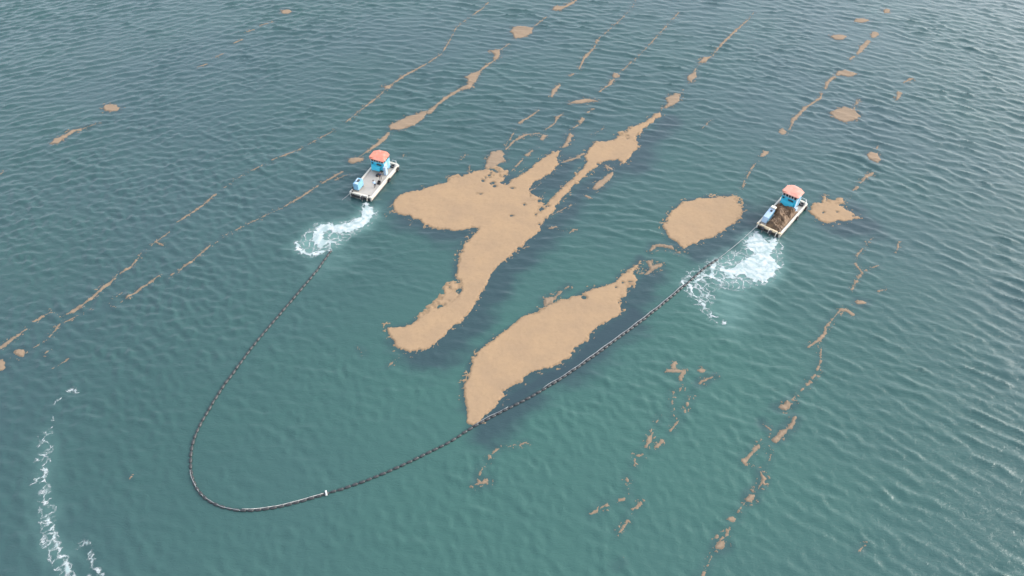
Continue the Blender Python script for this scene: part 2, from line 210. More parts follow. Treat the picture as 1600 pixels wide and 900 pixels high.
# ------------------------------------------------------------------ wave field (one height array, sampled by all that floats)
DX = 0.34; GX0, GX1, GY0, GY1 = -172.0, 172.0, 22.0, 240.0
nx = int((GX1-GX0)/DX)+1; ny = int((GY1-GY0)/DX)+1
gx = GX0+np.arange(nx)*DX; gy = GY0+np.arange(ny)*DX
GXX, GYY = np.meshgrid(gx, gy)
def spectrum(seed, ang, spread, lam0, lam1, amp, slope=2.2, skew=1.35, sharp=.7):
    N = 1024; r = np.random.RandomState(seed)
    k = np.fft.fftfreq(N, DX); KX, KY = np.meshgrid(k, k); K = np.hypot(KX, KY)+1e-9
    th = np.arctan2(KY, KX)-R(ang); c = np.abs(np.cos(th))**spread
    lo = 1/lam1; hi = 1/lam0
    env = sm(lo*.6, lo*1.3, K)*(1-sm(hi*.8, hi*1.6, K))*(lo/K)**slope
    Fq = (r.randn(N, N)+1j*r.randn(N, N))*env*c
    h = np.real(np.fft.ifft2(Fq)); h /= h.std()
    h = h[:ny, :nx]
    h = (np.exp(sharp*np.clip(h,-4,2.3))-1)/sharp; h /= h.std()            # sharper crests, flatter troughs
    h -= h.mean(); h = h*amp
    if skew:                              # lean each crest downwind: long front, short steep back
        jj, ii = np.meshgrid(np.arange(ny), np.arange(nx), indexing='ij')
        for _ in range(1):
            q = skew*h/DX; fi = np.clip(ii-q*math.cos(R(ang)), 0, nx-1.001); fj = np.clip(jj-q*math.sin(R(ang)), 0, ny-1.001)
            i = fi.astype(int); j = fj.astype(int); a = fi-i; b = fj-j
            h = (h[j, i]*(1-a)+h[j, i+1]*a)*(1-b)+(h[j+1, i]*(1-a)+h[j+1, i+1]*a)*b
    return h
def region(cx, cy, rx, ry):             # soft patch in photograph terms, turned into world metres
    c = gp(cx, cy); a = gp(cx+rx, cy); b = gp(cx, cy-ry)
    return np.exp(-(((GXX-c[0])/abs(a[0]-c[0]))**2+((GYY-c[1])/abs(b[1]-c[1]))**2))
wts = {
 'right': region(1500, 350, 430, 360)*1.0, 'top': region(850, 20, 620, 260)*.9, 'topleft': region(120, 80, 420, 260)*.9,
 'left': region(120, 480, 330, 280)*1.0, 'low': region(760, 760, 520, 300)*.8, 'mid': region(800, 380, 330, 220)*.6}
tot = np.sqrt(sum(v**2 for v in wts.values()))+.08
Hh = (wts['right']/tot)*spectrum(1, 57, 7, .75, 3.0, .080) + (wts['top']/tot)*spectrum(2, 80, 10, .75, 3.1, .082) \
   + (wts['topleft']/tot)*spectrum(3, 112, 6, .7, 3.0, .090, 2.0, .8, .4) + (wts['left']/tot)*spectrum(4, 50, 2.0, .7, 2.8, .100, 1.6, .4, .3) \
   + (wts['low']/tot)*spectrum(5, 40, 1.5, .7, 2.6, .048, 1.6, .3, .25) + (wts['mid']/tot)*spectrum(6, 85, 5, .8, 2.8, .062)
Hh += .03*spectrum(9, 65, 3, 6, 18, 1.0, 1.2)
patch = .75+.75*fbm(GXX/19, GYY/19, 3, 3)+.35*fbm(GXX/6+GYY/9, GYY/5, 13, 2)
Hh *= np.clip(patch+.25, .35, 1.4)

def boxidx(pts, pad):
    q = W2(pts); x0, y0 = q.min(0)-pad; x1, y1 = q.max(0)+pad
    i0 = max(0, int((x0-GX0)/DX)); i1 = min(nx, int((x1-GX0)/DX)+2); j0 = max(0, int((y0-GY0)/DX)); j1 = min(ny, int((y1-GY0)/DX)+2)
    return slice(j0, j1), slice(i0, i1)
calm = np.zeros_like(Hh); weed = np.zeros_like(Hh); milk = np.zeros_like(Hh); slick = np.zeros_like(Hh)  # weed: mask that darkens the water colour around mats, painted shade included
for it in WEED:
    for p in it[3]:
        big = it[0] == 'seaweed_mat'; pad = 9 if big else 2.5
        s = boxidx(ppts(p), pad)
        if GXX[s].size == 0: continue
        d = prim(GXX[s], GYY[s], p)
        if big:
            calm[s] = np.maximum(calm[s], .93*sm(-2.2, .4, d)); calm[s] = np.maximum(calm[s], .45*sm(-9, 0, d))
            d2 = prim(GXX[s]-1.9, GYY[s]+2.6, p); n = fbm(GXX[s]/4, GYY[s]/2.2, 5, 5); weed[s] = np.maximum(weed[s], .85*np.maximum(sm(-3.6, .6, d2+2.2*n), .9*sm(-1.1, .2, d+.7*n)))  # submerged weed and shade painted into the water, offset right and nearer
        else:
            calm[s] = np.maximum(calm[s], .6*sm(-.8, .3, d))
            weed[s] = np.maximum(weed[s], (.5 if it[2] == 'mat' else .25)*sm(-1.3, 0, d+.5*fbm(GXX[s], GYY[s], 6)))  # darker water colour close round the small patches
# water inside the pocket between leaf-shaped mat and boom: darker and calmer
POCKET = ('poly', [(740,668),(760,649),(786,622),(816,598),(844,580),(890,562),(925,518),(968,492),(985,470),(1000,480),(1010,496),(968,528),(890,584),(828,622),(772,651)])
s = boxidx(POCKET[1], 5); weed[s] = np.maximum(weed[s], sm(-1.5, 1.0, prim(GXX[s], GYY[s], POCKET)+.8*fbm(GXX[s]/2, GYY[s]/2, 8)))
calm[s] = np.maximum(calm[s], .7*sm(-1.5, 1, prim(GXX[s], GYY[s], POCKET)))
for it in FOAM:
    for p in it[4]:
        s = boxidx(p[1], 6); d = prim(GXX[s], GYY[s], p)
        big = it[0] == 'wake_foam'
        milk[s] = np.maximum(milk[s], (1.0 if big else .35)*sm(-2.0, 2.0, d+1.2*fbm(GXX[s]/3, GYY[s]/3, 2)))
        calm[s] = np.maximum(calm[s], .6*sm(-2, 2, d))
for pl, a in (([(1100,440),(1150,445),(1170,460),(1160,500),(1140,515),(1115,490)], .55), ([(500,395),(535,388),(545,400),(520,420),(490,425)], .35), ([(505,365),(515,360),(535,366),(528,376),(510,374)], .3)):
    s = boxidx(pl, 6); d = sd_poly(GXX[s], GYY[s], W2(pl)); milk[s] = np.maximum(milk[s], a*sm(-4, 3, d+1.5*fbm(GXX[s]/3, GYY[s]/3, 4)))
# swept bright water on the outer rim of the boom's curve
s = boxidx(BOOM, 8); rim = sd_line(GXX[s], GYY[s], W2(BOOM), [0]*len(BOOM)); slick[s] = sm(-3.5, -.2, rim)
Hh = Hh*(1-calm)
Hh *= 1-.6*slick
edge = sm(0, 6, np.minimum.reduce([GXX-GX0, GX1-GXX-DX, GYY-GY0, GY1-GYY-DX])); Hh *= edge
def wz(x, y):
    fx = np.clip((np.asarray(x)-GX0)/DX, 0, nx-1.001); fy = np.clip((np.asarray(y)-GY0)/DX, 0, ny-1.001)
    i = fx.astype(int); j = fy.astype(int); a = fx-i; b = fy-j
    return (Hh[j, i]*(1-a)+Hh[j, i+1]*a)*(1-b)+(Hh[j+1, i]*(1-a)+Hh[j+1, i+1]*a)*b

def grid_mesh(name, V, Q, smooth=True):
    me = bpy.data.meshes.new(name)
    me.vertices.add(len(V)); me.vertices.foreach_set('co', np.ascontiguousarray(V, dtype=np.float32).ravel())
    me.loops.add(Q.size); me.loops.foreach_set('vertex_index', np.ascontiguousarray(Q, dtype=np.int32).ravel())
    me.polygons.add(len(Q)); me.polygons.foreach_set('loop_start', np.arange(0, Q.size, 4, dtype=np.int32)); me.polygons.foreach_set('loop_total', np.full(len(Q), 4, dtype=np.int32))
    me.update(calc_edges=True)
    if smooth: me.polygons.foreach_set('use_smooth', np.ones(len(Q), bool))
    return me
def attr(me, nm, arr):
    a = me.attributes.new(nm, 'FLOAT', 'POINT'); a.data.foreach_set('value', np.ascontiguousarray(arr, dtype=np.float32).ravel())

# ------------------------------------------------------------------ materials
def mat(name, col, rough=.6, metal=0, var=.12, scale=3.0, bump=0.0, spec=.5, dirt=None, dscale=1.5, damt=.5, wlo=.5, whi=.7):
    m = bpy.data.materials.new(name); m.use_nodes = True; n = m.node_tree; b = n.nodes['Principled BSDF']
    b.inputs['Roughness'].default_value = rough; b.inputs['Metallic'].default_value = metal; b.inputs['Specular IOR Level'].default_value = spec
    tc = n.nodes.new('ShaderNodeTexCoord'); nz = n.nodes.new('ShaderNodeTexNoise'); nz.inputs['Scale'].default_value = scale; nz.inputs['Detail'].default_value = 5
    n.links.new(tc.outputs['Object'], nz.inputs['Vector'])
    mx = n.nodes.new('ShaderNodeMix'); mx.data_type = 'RGBA'
    mx.inputs['A'].default_value = tuple(c*(1-var) for c in col)+(1,); mx.inputs['B'].default_value = tuple(min(1, c*(1+var)) for c in col)+(1,)
    n.links.new(nz.outputs['Fac'], mx.inputs['Factor']); out = mx.outputs['Result']
    if dirt:
        n2 = n.nodes.new('ShaderNodeTexNoise'); n2.inputs['Scale'].default_value = dscale; n2.inputs['Detail'].default_value = 7; n2.inputs['Roughness'].default_value = .7
        n.links.new(tc.outputs['Object'], n2.inputs['Vector'])
        r = n.nodes.new('ShaderNodeMapRange'); r.inputs['From Min'].default_value = wlo; r.inputs['From Max'].default_value = whi; r.inputs['To Max'].default_value = damt
        n.links.new(n2.outputs['Fac'], r.inputs['Value'])
        m2 = n.nodes.new('ShaderNodeMix'); m2.data_type = 'RGBA'; m2.inputs['B'].default_value = tuple(dirt)+(1,)
        n.links.new(r.outputs['Result'], m2.inputs['Factor']); n.links.new(out, m2.inputs['A']); out = m2.outputs['Result']
    n.links.new(out, b.inputs['Base Color'])
    if bump:
        bp = n.nodes.new('ShaderNodeBump'); bp.inputs['Distance'].default_value = bump; n.links.new(nz.outputs['Fac'], bp.inputs['Height']); n.links.new(bp.outputs['Normal'], b.inputs['Normal'])
    return m
M = {
 'hull': mat('hull_paint', (.43, .41, .36), .5, dirt=(.25, .20, .14), dscale=1.3, damt=.6),
 'rail': mat('rail_paint', (.50, .47, .40), .5, dirt=(.35, .26, .17), dscale=2.5, damt=.5),
 'cream': mat('cream_beam', (.50, .40, .26), .55, dirt=(.3, .22, .13), dscale=3, damt=.5),
 'deck': mat('deck_plate', (.32, .295, .26), .65, dirt=(.30, .25, .19), dscale=1.1, damt=.5, scale=8),
 'keel_and_shade': mat('bottom_and_shade_paint', (.035, .035, .035), .6),  # near black, also colours the painted shade at stern and cabin
 'cyan': mat('cyan_paint', (.035, .37, .50), .45, dirt=(.10, .25, .30), dscale=2, damt=.35),
 'cyan2': mat('pale_cyan_paint', (.15, .33, .45), .5, dirt=(.3, .36, .36), dscale=2, damt=.4),
 'pblue': mat('pale_blue_paint', (.30, .40, .50), .5, dirt=(.35, .35, .33), dscale=2, damt=.4),
 'salmon': mat('roof_paint', (.50, .155, .10), .6, dirt=(.5, .26, .20), dscale=.9, damt=.8, var=.08),
 'salmon2': mat('faded_roof_paint', (.46, .20, .145), .6, dirt=(.5, .30, .25), dscale=.9, damt=.8, var=.08),
 'white': mat('white_paint', (.5, .5, .48), .5),
 'black': mat('black_rubber', (.018, .018, .02), .55, bump=.005),
 'glass': mat('dark_window', (.02, .03, .035), .12),
 'steel': mat('weathered_steel', (.28, .26, .24), .5, .4, dirt=(.22, .1, .05), dscale=4),
 'boomblk': mat('boom_float', (.022, .024, .026), .5, dirt=(.07, .065, .055), dscale=6, damt=.5),
 'rope': mat('pale_rope', (.40, .39, .36), .8),
 'greyrope': mat('grey_rope', (.22, .23, .23), .8),
 'skin': mat('skin', (.28, .15, .09), .6), 'shirt': mat('blue_shirt', (.30, .42, .55), .85), 'shirt2': mat('navy_overalls', (.03, .045, .08), .85),
 'trousers': mat('dark_trousers', (.02, .022, .028), .85), 'hair': mat('black_hair', (.012, .01, .009), .6), 'boot': mat('rubber_boots', (.015, .015, .015), .4),
 'heap': mat('wet_brown_weed', (.075, .042, .020), .7, var=.5, scale=4, bump=.12, dirt=(.15, .088, .042), dscale=1.0, damt=.9, wlo=.42, whi=.6),
}
def weed_mat(name, col, col2, dark):
    m = bpy.data.materials.new(name); m.use_nodes = True; n = m.node_tree; b = n.nodes['Principled BSDF']; N = n.nodes.new; K = n.links.new
    b.inputs['Roughness'].default_value = .85; b.inputs['Specular IOR Level'].default_value = .2
    g = N('ShaderNodeNewGeometry')
    a = N('ShaderNodeTexNoise'); a.inputs['Scale'].default_value = .22; a.inputs['Detail'].default_value = 6; a.inputs['Roughness'].default_value = .6; K(g.outputs['Position'], a.inputs['Vector'])
    r = N('ShaderNodeMapRange'); r.inputs['From Min'].default_value = .35; r.inputs['From Max'].default_value = .68; K(a.outputs['Fac'], r.inputs['Value'])
    mx = N('ShaderNodeMix'); mx.data_type = 'RGBA'; mx.inputs['A'].default_value = col+(1,); mx.inputs['B'].default_value = col2+(1,); K(r.outputs['Result'], mx.inputs['Factor'])
    f = N('ShaderNodeTexNoise'); f.inputs['Scale'].default_value = 1.9; f.inputs['Detail'].default_value = 7; f.inputs['Roughness'].default_value = .72; K(g.outputs['Position'], f.inputs['Vector'])
    r2 = N('ShaderNodeMapRange'); r2.inputs['From Min'].default_value = .5; r2.inputs['From Max'].default_value = .78; r2.inputs['To Max'].default_value = .38; K(f.outputs['Fac'], r2.inputs['Value'])
    m2 = N('ShaderNodeMix'); m2.data_type = 'RGBA'; m2.inputs['B'].default_value = dark+(1,); K(r2.outputs['Result'], m2.inputs['Factor']); K(mx.outputs['Result'], m2.inputs['A'])
    # wet rim: the thin edge is soaked and darker
    at = N('ShaderNodeAttribute'); at.attribute_name = 'rim'
    m3 = N('ShaderNodeMix'); m3.data_type = 'RGBA'; m3.inputs['B'].default_value = tuple(c*.55 for c in col)+(1,); K(at.outputs['Fac'], m3.inputs['Factor']); K(m2.outputs['Result'], m3.inputs['A'])
    K(m3.outputs['Result'], b.inputs['Base Color'])
    bp = N('ShaderNodeBump'); bp.inputs['Distance'].default_value = .05; bp.inputs['Strength'].default_value = .6; K(f.outputs['Fac'], bp.inputs['Height']); K(bp.outputs['Normal'], b.inputs['Normal'])
    return m
M['weed'] = weed_mat('tan_weed', (.275, .186, .108), (.240, .165, .101), (.16, .105, .062))
M['weed_pale'] = weed_mat('greyed_weed', (.19, .142, .098), (.225, .16, .105), (.13, .095, .065))

def water_mat():
    m = bpy.data.materials.new('sea_water'); m.use_nodes = True; n = m.node_tree; b = n.nodes['Principled BSDF']; N = n.nodes.new; K = n.links.new
    b.inputs['IOR'].default_value = 1.34; b.inputs['Roughness'].default_value = .07; b.inputs['Specular IOR Level'].default_value = .5
    g = N('ShaderNodeNewGeometry')
    def at(nm): a = N('ShaderNodeAttribute'); a.attribute_name = nm; return a.outputs['Fac']
    def mix(fac, A, B):
        x = N('ShaderNodeMix'); x.data_type = 'RGBA'
        for nm, v in (('A', A), ('B', B)):
            if isinstance(v, tuple): x.inputs[nm].default_value = v+(1,)
            else: K(v, x.inputs[nm])
        K(fac, x.inputs['Factor']); return x.outputs['Result']
    big = N('ShaderNodeTexNoise'); big.inputs['Scale'].default_value = .022; big.inputs['Detail'].default_value = 4; K(g.outputs['Position'], big.inputs['Vector'])
    r = N('ShaderNodeMapRange'); r.inputs['From Min'].default_value = .38; r.inputs['From Max'].default_value = .62; K(big.outputs['Fac'], r.inputs['Value'])
    c = mix(r.outputs['Result'], (.024, .061, .060), (.028, .061, .065))
    c = mix(at('turbid'), c, (.031, .086, .073))
    c = mix(at('weed'), c, (.020, .040, .048))  # darker water beside the mats, their shade painted in
    c = mix(at('milk'), c, (.085, .165, .15))
    K(c, b.inputs['Base Color'])
    # wavelets: stretched noise, crests across the wind
    mp = N('ShaderNodeMapping'); mp.inputs['Rotation'].default_value = (0, 0, R(25)); mp.inputs['Scale'].default_value = (.55, 1.25, 1); K(g.outputs['Position'], mp.inputs['Vector'])
    w1 = N('ShaderNodeTexNoise'); w1.inputs['Scale'].default_value = 1.5; w1.inputs['Detail'].default_value = 4; w1.inputs['Roughness'].default_value = .6; w1.inputs['Distortion'].default_value = .8; K(mp.outputs[0], w1.inputs['Vector'])
    ca = N('ShaderNodeMath'); ca.operation = 'MULTIPLY_ADD'; ca.inputs[1].default_value = -.75; ca.inputs[2].default_value = 1.0; K(at('calm'), ca.inputs[0])
    b1 = N('ShaderNodeBump'); b1.inputs['Distance'].default_value = .08; K(ca.outputs[0], b1.inputs['Strength']); K(w1.outputs['Fac'], b1.inputs['Height'])
    K(b1.outputs['Normal'], b.inputs['Normal'])
    return m
M['water'] = water_mat()
def foam_mat():
    m = bpy.data.materials.new('foam'); m.use_nodes = True; n = m.node_tree; b = n.nodes['Principled BSDF']; N = n.nodes.new; K = n.links.new
    b.inputs['Base Color'].default_value = (.42, .46, .46, 1); b.inputs['Roughness'].default_value = .8; b.inputs['Specular IOR Level'].default_value = .2
    g = N('ShaderNodeNewGeometry'); a = N('ShaderNodeAttribute'); a.attribute_name = 'froth'
    wn = N('ShaderNodeTexNoise'); wn.inputs['Scale'].default_value = .6; wn.inputs['Detail'].default_value = 3; K(g.outputs['Position'], wn.inputs['Vector'])
    wv = N('ShaderNodeVectorMath'); wv.operation = 'MULTIPLY_ADD'; wv.inputs[1].default_value = (2.2, 2.2, 0); K(wn.outputs['Color'], wv.inputs[0]); K(g.outputs['Position'], wv.inputs[2])
    v = N('ShaderNodeTexVoronoi'); v.feature = 'DISTANCE_TO_EDGE'; v.inputs['Scale'].default_value = .8; K(wv.outputs[0], v.inputs['Vector'])
    nz = N('ShaderNodeTexNoise'); nz.inputs['Scale'].default_value = 1.6; nz.inputs['Detail'].default_value = 6; nz.inputs['Roughness'].default_value = .7; K(wv.outputs[0], nz.inputs['Vector'])
    # lace = 1 on cell walls
    lr = N('ShaderNodeMapRange'); lr.inputs['From Min'].default_value = 0; lr.inputs['From Max'].default_value = .30; lr.inputs['To Min'].default_value = .62; lr.inputs['To Max'].default_value = 0; K(v.outputs['Distance'], lr.inputs['Value'])
    s1 = N('ShaderNodeMath'); s1.operation = 'ADD'; K(a.outputs['Fac'], s1.inputs[0]); K(lr.outputs['Result'], s1.inputs[1])
    s2 = N('ShaderNodeMath'); s2.operation = 'MULTIPLY_ADD'; s2.inputs[1].default_value = 1.1; K(nz.outputs['Fac'], s2.inputs[0]); K(s1.outputs[0], s2.inputs[2])
    r = N('ShaderNodeMapRange'); r.inputs['From Min'].default_value = 1.0; r.inputs['From Max'].default_value = 1.42; K(s2.outputs[0], r.inputs['Value'])
    K(r.outputs['Result'], b.inputs['Alpha'])
    f2 = N('ShaderNodeTexNoise'); f2.inputs['Scale'].default_value = 1.1; f2.inputs['Detail'].default_value = 5; K(wv.outputs[0], f2.inputs['Vector'])
    fr = N('ShaderNodeMapRange'); fr.inputs['From Min'].default_value = .38; fr.inputs['From Max'].default_value = .62; K(f2.outputs['Fac'], fr.inputs['Value'])
    cm = N('ShaderNodeMix'); cm.data_type = 'RGBA'; cm.inputs['A'].default_value = (.23, .30, .295, 1); cm.inputs['B'].default_value = (.40, .43, .43, 1); K(fr.outputs['Result'], cm.inputs['Factor']); K(cm.outputs['Result'], b.inputs['Base Color'])
    bp = N('ShaderNodeBump'); bp.inputs['Distance'].default_value = .12; K(nz.outputs['Fac'], bp.inputs['Height']); K(bp.outputs['Normal'], b.inputs['Normal'])
    return m
M['foam'] = foam_mat()

# ------------------------------------------------------------------ the sea
turbid = region(900, 720, 620, 380)*.9+region(1100, 560, 300, 200)*.2
turbid = np.clip(turbid+.25*fbm(GXX/22, GYY/22, 12, 3), 0, 1)*edge
idx = np.arange(nx*ny).reshape(ny, nx)
Q = np.stack([idx[:-1, :-1], idx[:-1, 1:], idx[1:, 1:], idx[1:, :-1]], -1).reshape(-1, 4)
V = np.stack([GXX, GYY, Hh], -1).reshape(-1, 3)
# the far sheet closes round the detailed grid and runs to the horizon
nV = len(V); FAR = 9000.0; c0, c1, c2, c3 = idx[0, 0], idx[0, -1], idx[-1, -1], idx[-1, 0]
V = np.vstack([V, [(-FAR, -FAR, 0), (FAR, -FAR, 0), (FAR, FAR, 0), (-FAR, FAR, 0)]])
Q = np.vstack([Q, [(nV, nV+1, c1, c0), (nV+1, nV+2, c2, c1), (nV+2, nV+3, c3, c2), (nV+3, nV, c0, c3)]])
me = grid_mesh('sea', V, Q)
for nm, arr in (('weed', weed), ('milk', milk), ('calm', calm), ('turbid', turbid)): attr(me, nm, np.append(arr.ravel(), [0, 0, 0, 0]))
sea = link('sea', me, M['water']); tag(sea, 'green grey sea with short wind ripples', None, None, 'structure')

# ------------------------------------------------------------------ weed meshes
def build_field(name, f, X, Y, zoff, keep, m, label, cat, group=None, kind=None, attrs=()):
    nyy, nxx = X.shape; ids = np.arange(nyy*nxx).reshape(nyy, nxx)
    c = keep[:-1, :-1] | keep[:-1, 1:] | keep[1:, 1:] | keep[1:, :-1]
    q = np.stack([ids[:-1, :-1], ids[:-1, 1:], ids[1:, 1:], ids[1:, :-1]], -1)[c]
    if len(q) == 0: print('EMPTY', label); return None
    used, inv = np.unique(q.ravel(), return_inverse=True)
    V = np.stack([X.ravel()[used], Y.ravel()[used], zoff.ravel()[used]], -1)
    o0 = np.array([V[:, 0].mean(), V[:, 1].mean(), 0]); V = V-o0
    me = grid_mesh(name, V, inv.reshape(-1, 4))
    for nm, arr in attrs: attr(me, nm, arr.ravel()[used])
    o = link(name, me, m); o.location = o0
    tag(o, label, cat, group, kind); return o
def gridfor(prims, pad, step):
    q = np.vstack([W2(ppts(p)) for p in prims]); x0, y0 = q.min(0)-pad; x1, y1 = q.max(0)+pad
    return np.meshgrid(np.arange(x0, x1, step), np.arange(y0, y1, step))
for k, it in enumerate(WEED):
    name, label, kind, prims = it[:4]
    big = name == 'seaweed_mat'
    step = .15 if big else .12
    if kind == 'streak':
        # each dash gets its own small grid, all joined in one object of crumbs nobody could count
        Vs, Qs, Rm, off = [], [], [], 0
        for p in prims:
            X, Y = gridfor([p], .9, .10)
            pts = W2(ppts(p)); d = prim(X, Y, p)
            thin = .045*(1-sm(1.2, 3.2, max(p[2]) if isinstance(p[2], list) else p[2])) if p[0] == 'line' else 0; f = d*.85-.03-thin+.36*fbm(X/.6, Y/.6, k, 5, .8)+.16*fbm(X/3.2, Y/3.2, k+5, 2); f = np.maximum(f, np.minimum(d+.6, -.42-thin+.95*fbm(X/.35, Y/.35, k+2, 3, .7)))
            z = wz(X, Y)+np.clip(f*.35, -.10, .03)+.012
            kp = f > -.06
            c = kp[:-1, :-1] | kp[:-1, 1:] | kp[1:, 1:] | kp[1:, :-1]
            ids = np.arange(X.size).reshape(X.shape)
            q = np.stack([ids[:-1, :-1], ids[:-1, 1:], ids[1:, 1:], ids[1:, :-1]], -1)[c]
            if not len(q): continue
            u, inv = np.unique(q.ravel(), return_inverse=True)
            Vs.append(np.stack([X.ravel()[u], Y.ravel()[u], z.ravel()[u]], -1)); Qs.append(inv.reshape(-1, 4)+off); off += len(u)
            Rm.append(1-sm(0, .25, f.ravel()[u]))
        if not Vs: continue
        Va = np.vstack(Vs); o0 = np.array([Va[:, 0].mean(), Va[:, 1].mean(), 0])
        me = grid_mesh(name, Va-o0, np.vstack(Qs)); attr(me, 'rim', np.concatenate(Rm)*.5)
        o = link(name, me, M['weed_pale']); o.location = o0
        tag(o, label, 'seaweed', 'thin drifting weed streaks', 'stuff')
    else:
        loose, holes = it[4], it[5]
        X, Y = gridfor(prims+loose, 1.5, step)
        d = np.full(X.shape, -1e9)
        for p in prims: d = np.maximum(d, prim(X, Y, p))
        a = .75 if big else .55
        f = d+a*fbm(X/1.1, Y/1.1, k, 5, .75)-(0 if big else .08)+(.35 if big else .1)*fbm(X/4.5, Y/4.5, k+9, 3)
        for p in loose:
            dl = sd_poly(X, Y, W2(p[1]))
            n = fbm(X/1.1, Y/1.1, k+20, 4, .6)
            g = np.minimum(dl+.3*n, .75*n+.02+.10*np.clip(dl, -1, 1))
            f = np.where(dl > -.4, np.maximum(np.minimum(f, .35+.9*n+.3*np.clip(-dl+1, 0, 3)), g), f)
        for hx, hy, rx, ry in holes:
            dh = prim(X, Y, ('blob', hx, hy, rx, ry)); f = np.where(dh > -.8, np.minimum(f, -dh+.35*fbm(X/.7, Y/.7, k+3, 3)), f)
        f = np.maximum(f, np.minimum(d+(.95 if big else .7), -.40+.95*fbm(X/.42, Y/.42, k+2, 3, .7)+.25*fbm(X/3, Y/3, k+8, 2)))
        lump = .5+.5*fbm(X/.8, Y/.8, k+30, 3)
        z = wz(X, Y)+np.clip(f*.35, -.12, .055+.05*lump)+.012
        m = M['weed'] if big else M['weed_pale']
        build_field(name, f, X, Y, z, f > -.1, m, label, 'seaweed', 'floating mats of tan weed' if big else 'small weed patches', None, (('rim', (1-sm(0, .35, f))*.6),))

for k, (name, label, strength, solid, lacy) in enumerate(FOAM):
    X, Y = gridfor(solid+lacy, 2, .2)
    d = np.full(X.shape, -1e9); dl = np.full(X.shape, -1e9)
    for p in solid: d = np.maximum(d, prim(X, Y, p))
    for p in lacy: dl = np.maximum(dl, prim(X, Y, p))
    d = d+(.55 if name == 'wake_foam' else .12)*fbm(X/1.6, Y/1.6, k+40, 5); dl = dl+.9*fbm(X/2.5, Y/2.5, k+44, 3)
    if name == 'wake_foam': den = np.maximum(.98*sm(-.5, .8, d), .11*sm(-.6, 1.6, dl))
    elif name == 'boom_foam': den = np.maximum(.62*sm(-.4, .4, d), .16*sm(-.6, 1.6, dl))
    else: den = np.maximum(.43*sm(-.3, .4, d), .03*sm(-.6, 1.6, dl))
    z = wz(X, Y)+.03+.05*den
    build_field(name, den, X, Y, z, den > .02, M['foam'], label, 'foam', None, 'stuff', (('froth', den),))

# ------------------------------------------------------------------ mesh helpers for built objects
def new(): return bmesh.new()
def finish(name, bm, m, parent=None, smooth=False, bevel=0):
    if bevel: bmesh.ops.bevel(bm, geom=[e for e in bm.edges], offset=bevel, segments=2, affect='EDGES', profile=.5)
    bmesh.ops.recalc_face_normals(bm, faces=bm.faces)
    me = bpy.data.meshes.new(name); bm.to_mesh(me); bm.free()
    if smooth: me.polygons.foreach_set('use_smooth', [True]*len(me.polygons))
    return link(name, me, m, parent)
def box(bm, x0, x1, y0, y1, z0, z1):
    vs = [bm.verts.new((x, y, z)) for z in (z0, z1) for x, y in ((x0, y0), (x1, y0), (x1, y1), (x0, y1))]
    for f in ((3, 2, 1, 0), (4, 5, 6, 7), (0, 1, 5, 4), (1, 2, 6, 5), (2, 3, 7, 6), (3, 0, 4, 7)): bm.faces.new([vs[i] for i in f])
def prism(bm, prof, z0, z1):           # outline in x,y
    a = [bm.verts.new((x, y, z0)) for x, y in prof]; b = [bm.verts.new((x, y, z1)) for x, y in prof]
    bm.faces.new(a[::-1]); bm.faces.new(b); n = len(prof)
    for i in range(n): bm.faces.new((a[i], a[(i+1) % n], b[(i+1) % n], b[i]))
def prism_y(bm, prof, y0, y1):         # outline in x,z
    a = [bm.verts.new((x, y0, z)) for x, z in prof]; b = [bm.verts.new((x, y1, z)) for x, z in prof]
    bm.faces.new(a); bm.faces.new(b[::-1]); n = len(prof)
    for i in range(n): bm.faces.new((a[i], b[i], b[(i+1) % n], a[(i+1) % n]))
def tube(bm, pts, r, seg=8, cap=True):
    pts = [Vector(p) for p in pts]; rings = []
    for i, p in enumerate(pts):
        t = (pts[min(i+1, len(pts)-1)]-pts[max(i-1, 0)]).normalized()
        u = t.cross(Vector((0, 0, 1)));
        if u.length < 1e-3: u = t.cross(Vector((0, 1, 0)))
        u.normalize(); v = u.cross(t); rr = r[i] if isinstance(r, (list, tuple)) else r
        rings.append([bm.verts.new(p+(u*math.cos(a)+v*math.sin(a))*rr) for a in [2*math.pi*k/seg for k in range(seg)]])
    for a, b in zip(rings, rings[1:]):
        for k in range(seg): bm.faces.new((a[k], a[(k+1) % seg], b[(k+1) % seg], b[k]))
    if cap: bm.faces.new(rings[0][::-1]); bm.faces.new(rings[-1])
def torus(bm, c, R0, r, axis='x', n=16, m=8):
    rings = []
    for i in range(n):
        a = 2*math.pi*i/n; ring = []
        for j in range(m):
            b = 2*math.pi*j/m; q = R0+r*math.cos(b); h = r*math.sin(b)
            p = {'x': (h, q*math.cos(a), q*math.sin(a)), 'y': (q*math.cos(a), h, q*math.sin(a)), 'z': (q*math.cos(a), q*math.sin(a), h)}[axis]
            ring.append(bm.verts.new(Vector(c)+Vector(p)))
        rings.append(ring)
    for i in range(n):
        for j in range(m): bm.faces.new((rings[i][j], rings[(i+1) % n][j], rings[(i+1) % n][(j+1) % m], rings[i][(j+1) % m]))

